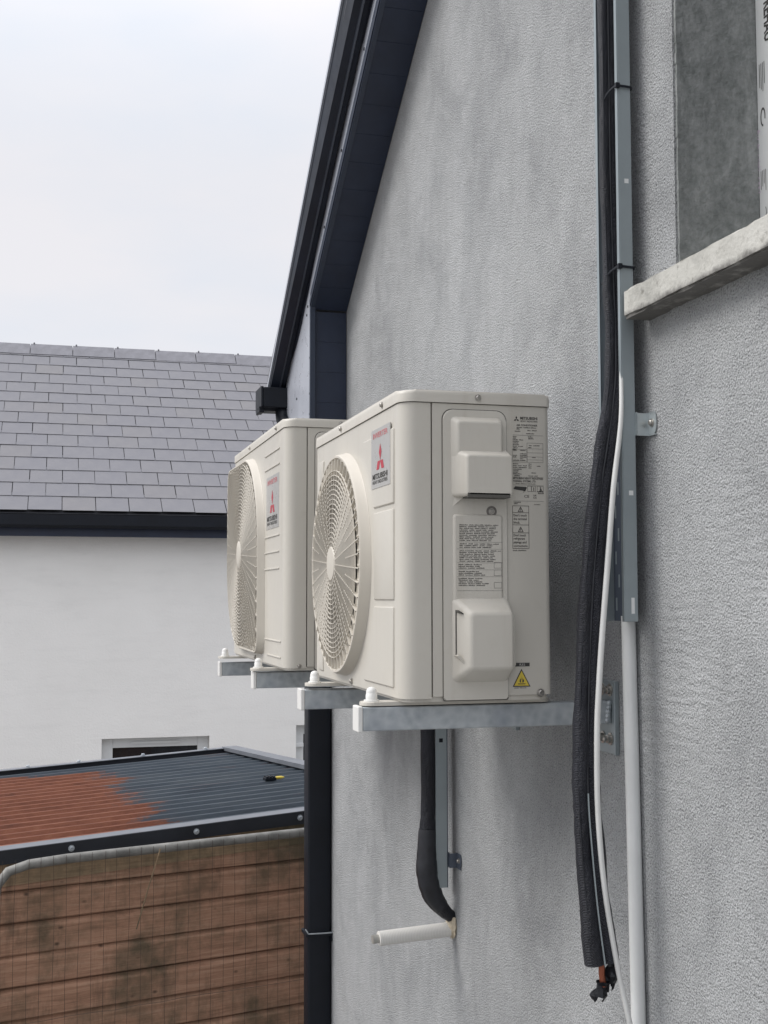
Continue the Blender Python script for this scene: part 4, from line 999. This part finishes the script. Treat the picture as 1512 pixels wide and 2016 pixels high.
sp_ = [p - org for p in spline(path, 8)]; rd = interp(rad, 8)
def sleeve(off, wfac, thick, rough_amp, seed, start=0, ext=0):
    """one wrapped lagging tube, off = sideways share of the bundle radius; slightly lumpy with taped joints"""
    rng = random.Random(seed); b = BM(); rings = []; sides = 14
    n = len(sp_); pinch = [rng.randrange(4, n - 6) for q in range(13)]
    for i, p in enumerate(sp_):
        t_ = (sp_[min(i + 1, n - 1)] - sp_[max(i - 1, 0)]).normalized()
        a = Vector((1, 0, 0)) - t_ * t_.x; a.normalize(); bb = t_.cross(a)
        r0 = rd[i] * wfac * (1 + rough_amp * (math.sin(i * .41 + seed) * .6 + math.sin(i * .17 + 2 * seed) * .8)); rb = r0 * thick
        for pk in pinch:
            dd = abs(i - pk)
            if dd < 3: q_ = (1 - .10 * (1 - dd / 3)); r0 *= q_; rb *= q_
        c = p + a * (rd[i] * off + .0012 * math.sin(i * .5 + seed * 3)) + bb * 0
        rings.append([b.verts.new(c + a * math.cos(2 * math.pi * k / sides) * r0 * (1 + rng.uniform(-.035, .035)) + bb * math.sin(2 * math.pi * k / sides) * rb * (1 + rng.uniform(-.035, .035))) for k in range(sides)])
    for i in range(n - 1):
        for k in range(sides): b.faces.new((rings[i][k], rings[i][(k + 1) % sides], rings[i + 1][(k + 1) % sides], rings[i + 1][k]))
    b.faces.new(rings[0]); b.faces.new(rings[-1]); return b
s1 = obj('lagging_sleeve', sleeve(-.41, .585, .95, .035, 1), 'insul', pb, smooth=True)
s2 = obj('lagging_sleeve', sleeve(.43, .58, 1.0, .045, 2), 'insul', pb, smooth=True)
bm = BM(); pts = []
for i, p in enumerate(sp_):
    pts.append(p + Vector((-.05 * rd[i], -rd[i] * .40, 0)))
tube(bm, pts, .0022, 5); obj('zip_seam', bm, 'tape', s1)
bm = BM(); tube(bm, [p + Vector((-.72 * rd[i], -rd[i] * .42, 0)) for i, p in enumerate(sp_)], .0012, 5); obj('zip_seam', bm, 'tape', s1)
bm = BM(); tube(bm, [p + Vector((.02, -.016 - .012 * (i - 128) / 20, 0)) * .35 + Vector((-.010, -.012, 0)) for i, p in list(enumerate(sp_))[118:]], .0017, 5); obj('pale_seam', bm, 'tray', s2)
bm = BM(); tube(bm, [(-.006, -.004, .02), (-.006, -.003, -.012), (-.003, -.004, -.034)], .0060, 10); obj('copper_end', bm, 'copper', pb, smooth=True)
bm = BM(); tube(bm, [(.012, 0, .02), (.014, 0, -.008), (.014, -.002, -.028)], .0058, 10); obj('copper_end', bm, 'tape', pb, smooth=True)
def ragged(c, r, L, seed, tilt):
    """torn end of the tape wrapping: a short crumpled tube, open and jagged at its rim"""
    rng = random.Random(seed); b = BM(); rings = []; sd = 12
    for k in range(6):
        z = -L * k / 5; rr_ = r * (.75 + .3 * math.sin(k * 1.3 + seed))
        rings.append([b.verts.new(Vector(c) + Vector((tilt * z + math.cos(2 * math.pi * q / sd) * rr_ * rng.uniform(.8, 1.2), math.sin(2 * math.pi * q / sd) * rr_ * rng.uniform(.7, 1.1), z + (rng.uniform(-.35, .2) * L * .4 if k == 5 else rng.uniform(-.002, .002))))) for q in range(sd)])
    for k in range(5):
        for q in range(sd):
            if k == 4 and q in (2, 3, 8): continue
            b.faces.new((rings[k][q], rings[k][(q + 1) % sd], rings[k + 1][(q + 1) % sd], rings[k + 1][q]))
    bmesh.ops.solidify(b, geom=b.faces[:], thickness=.0016); return b
obj('tape_wrap', ragged((-.004, -.002, -.026), .0165, .030, 3, .30), 'tape', pb)
obj('tape_wrap', ragged((.0165, .001, .004), .0165, .044, 5, .12), 'tape', pb)
# cable ties round tray and bundle
def tie(z, x_in, label, lift):
    t = thing('cable_tie', (-.04, -.08, z), label, 'cable tie', 'black ties round the tray and pipes')
    pts = [(-.022, .012, -.018 - lift), (-.0235, -.010, -.010 - lift * .6), (-.021, -.030, -.002), (-.0145, -.0525, .003), (-.006, -.0535, .002), (.016, -.0530, .0005), (.018, -.03, 0)]
    bm = BM(); tube(bm, spline(pts, 4), .0026, 6, True, (1.0, .45), (0, 0, 1)); obj('strap', bm, 'black', t)
    bm = BM(); box(bm, (-.019, -.0575, -.003), (-.010, -.0505, .007), .001); obj('tie_head', bm, 'black', t)
tie(1.178, 0, 'upper black cable tie round the grey tray and pipe, well above the sill', .006)
tie(.824, 0, 'lower black cable tie round the grey tray and pipe, just above the sill end', .0)

# white cable hanging in front, and white drain pipe
cb = thing('white_cable', (-.11, -.14, -.2), 'thin white cable curving out of the tray beside the black pipes', 'cable')
oc = Vector((-.11, -.14, -.2))
cp = [(-.042, -.118, .72), (-.050, -.125, .62), (-.060, -.14, .526), (-.077, -.14, .401), (-.090, -.14, .268), (-.104, -.14, .126), (-.112, -.14, .03), (-.117, -.14, -.059), (-.117, -.14, -.198), (-.106, -.14, -.335), (-.083, -.14, -.473), (-.060, -.142, -.58), (-.035, -.145, -.70), (-.02, -.145, -.9)]
bm = BM(); tube(bm, [Vector(p) - oc for p in spline(cp, 6)], interp([.0036, .0040, .0045, .0052, .0055, .0056, .0056, .0056, .0054, .0052, .005, .005, .005, .005], 6), 12); obj('cable', bm, 'whitecable', cb, smooth=True)
wp = thing('drain_pipe', (-.0150, -.070, -3.2), 'white plastic drain pipe running down the wall from the cable tray end', 'pipe')
bm = BM(); tube(bm, [(.001, -.030, 0), (.0, -.016, 2.6), (-.001, 0, 3.36)], .0138, 20); obj('pipe', bm, 'whitepipe', wp, smooth=True)

# ------------------------------------------------------------------ lower pipe run under the near unit
t2 = thing('short_cable_tray', (-.045, 1.03, -.6), 'short narrow grey tray under the near unit beside the black pipe', 'cable tray')
bm = BM(); A = rrect(-.0165, .0165, -.0035, .0035, .0015, 2); prism(bm, A, 2, 0, .66); obj('tray_strip', bm, 'tray', t2)
bm = BM(); box(bm, (.0165, -.003, 0), (.0185, .045, .66)); obj('tray_flange', bm, 'trayin', t2)
bm = BM(); quad(bm, (0, -.0036, .395), (1, 0, 0), (0, 0, 1), -.006, 0, .011, .011); obj('slot', bm, 'black', t2)
clip((0, 1.065, -.525), 'small dark clip holding the short tray under the near unit', .9, 'trayin')
p2 = thing('insulated_pipe', (-.08, 1.03, -.66), 'short black insulated pipe bending into the wall under the near unit', 'pipe')
o2 = Vector((-.08, 1.03, -.66))
pp = [(-.078, 1.04, .10), (-.078, 1.04, -.10), (-.080, 1.04, -.177), (-.079, 1.04, -.31), (-.080, 1.04, -.40), (-.082, 1.04, -.45), (-.084, 1.04, -.52), (-.082, 1.04, -.57), (-.066, 1.045, -.62), (-.042, 1.05, -.655), (-.015, 1.057, -.682), (.02, 1.06, -.70)]
sp2_ = spline(pp, 6)
rr2_ = interp([.021, .021, .0205, .020, .020, .023, .027, .028, .027, .022, .017, .016], 6); rg5 = random.Random(4)
bm = BM(); tube(bm, [Vector(p) - o2 for p in sp2_], [r * (1 + rg5.uniform(-.03, .03)) for r in rr2_], 14); obj('lagging_sleeve', bm, 'insul', p2, smooth=True)
bm = BM(); sub = [i for i, p in enumerate(sp2_) if -.66 < p.z < -.435]
tube(bm, [Vector(sp2_[i]) - o2 for i in sub], [rr2_[i] * 1.06 * (1 + rg5.uniform(-.03, .03)) for i in sub], 14); obj('tape_wrap', bm, 'tape', p2, smooth=True)
bm = BM(); r_ = bmesh.ops.create_icosphere(bm, subdivisions=3, radius=.030)
for v in r_['verts']: v.co = Vector((v.co.x * .55, v.co.y, v.co.z * 1.15)) * rg5.uniform(.85, 1.12)
fo = tag(obj('sealing_foam', bm, 'foam', loc=(-.004, 1.062, -.712)), 'beige foam squeezed round the pipe hole in the grey wall', 'foam')
hs = thing('drain_hose', (-.004, 1.062, -.722), 'white ribbed insulated hose sticking out of the grey wall below the pipe', 'hose')
d = Vector((-.214, -.012, -.008)); bm = BM(); n = 60
tube(bm, [d * i / n for i in range(n + 1)], [.0195 + (.0004 if i % 2 else 0) for i in range(n + 1)], 16); obj('hose_lagging', bm, 'hose', hs, smooth=True)
bm = BM(); tube(bm, [d * .97, d * 1.085], .0115, 14); obj('hose_end', bm, 'brass', hs, smooth=True)
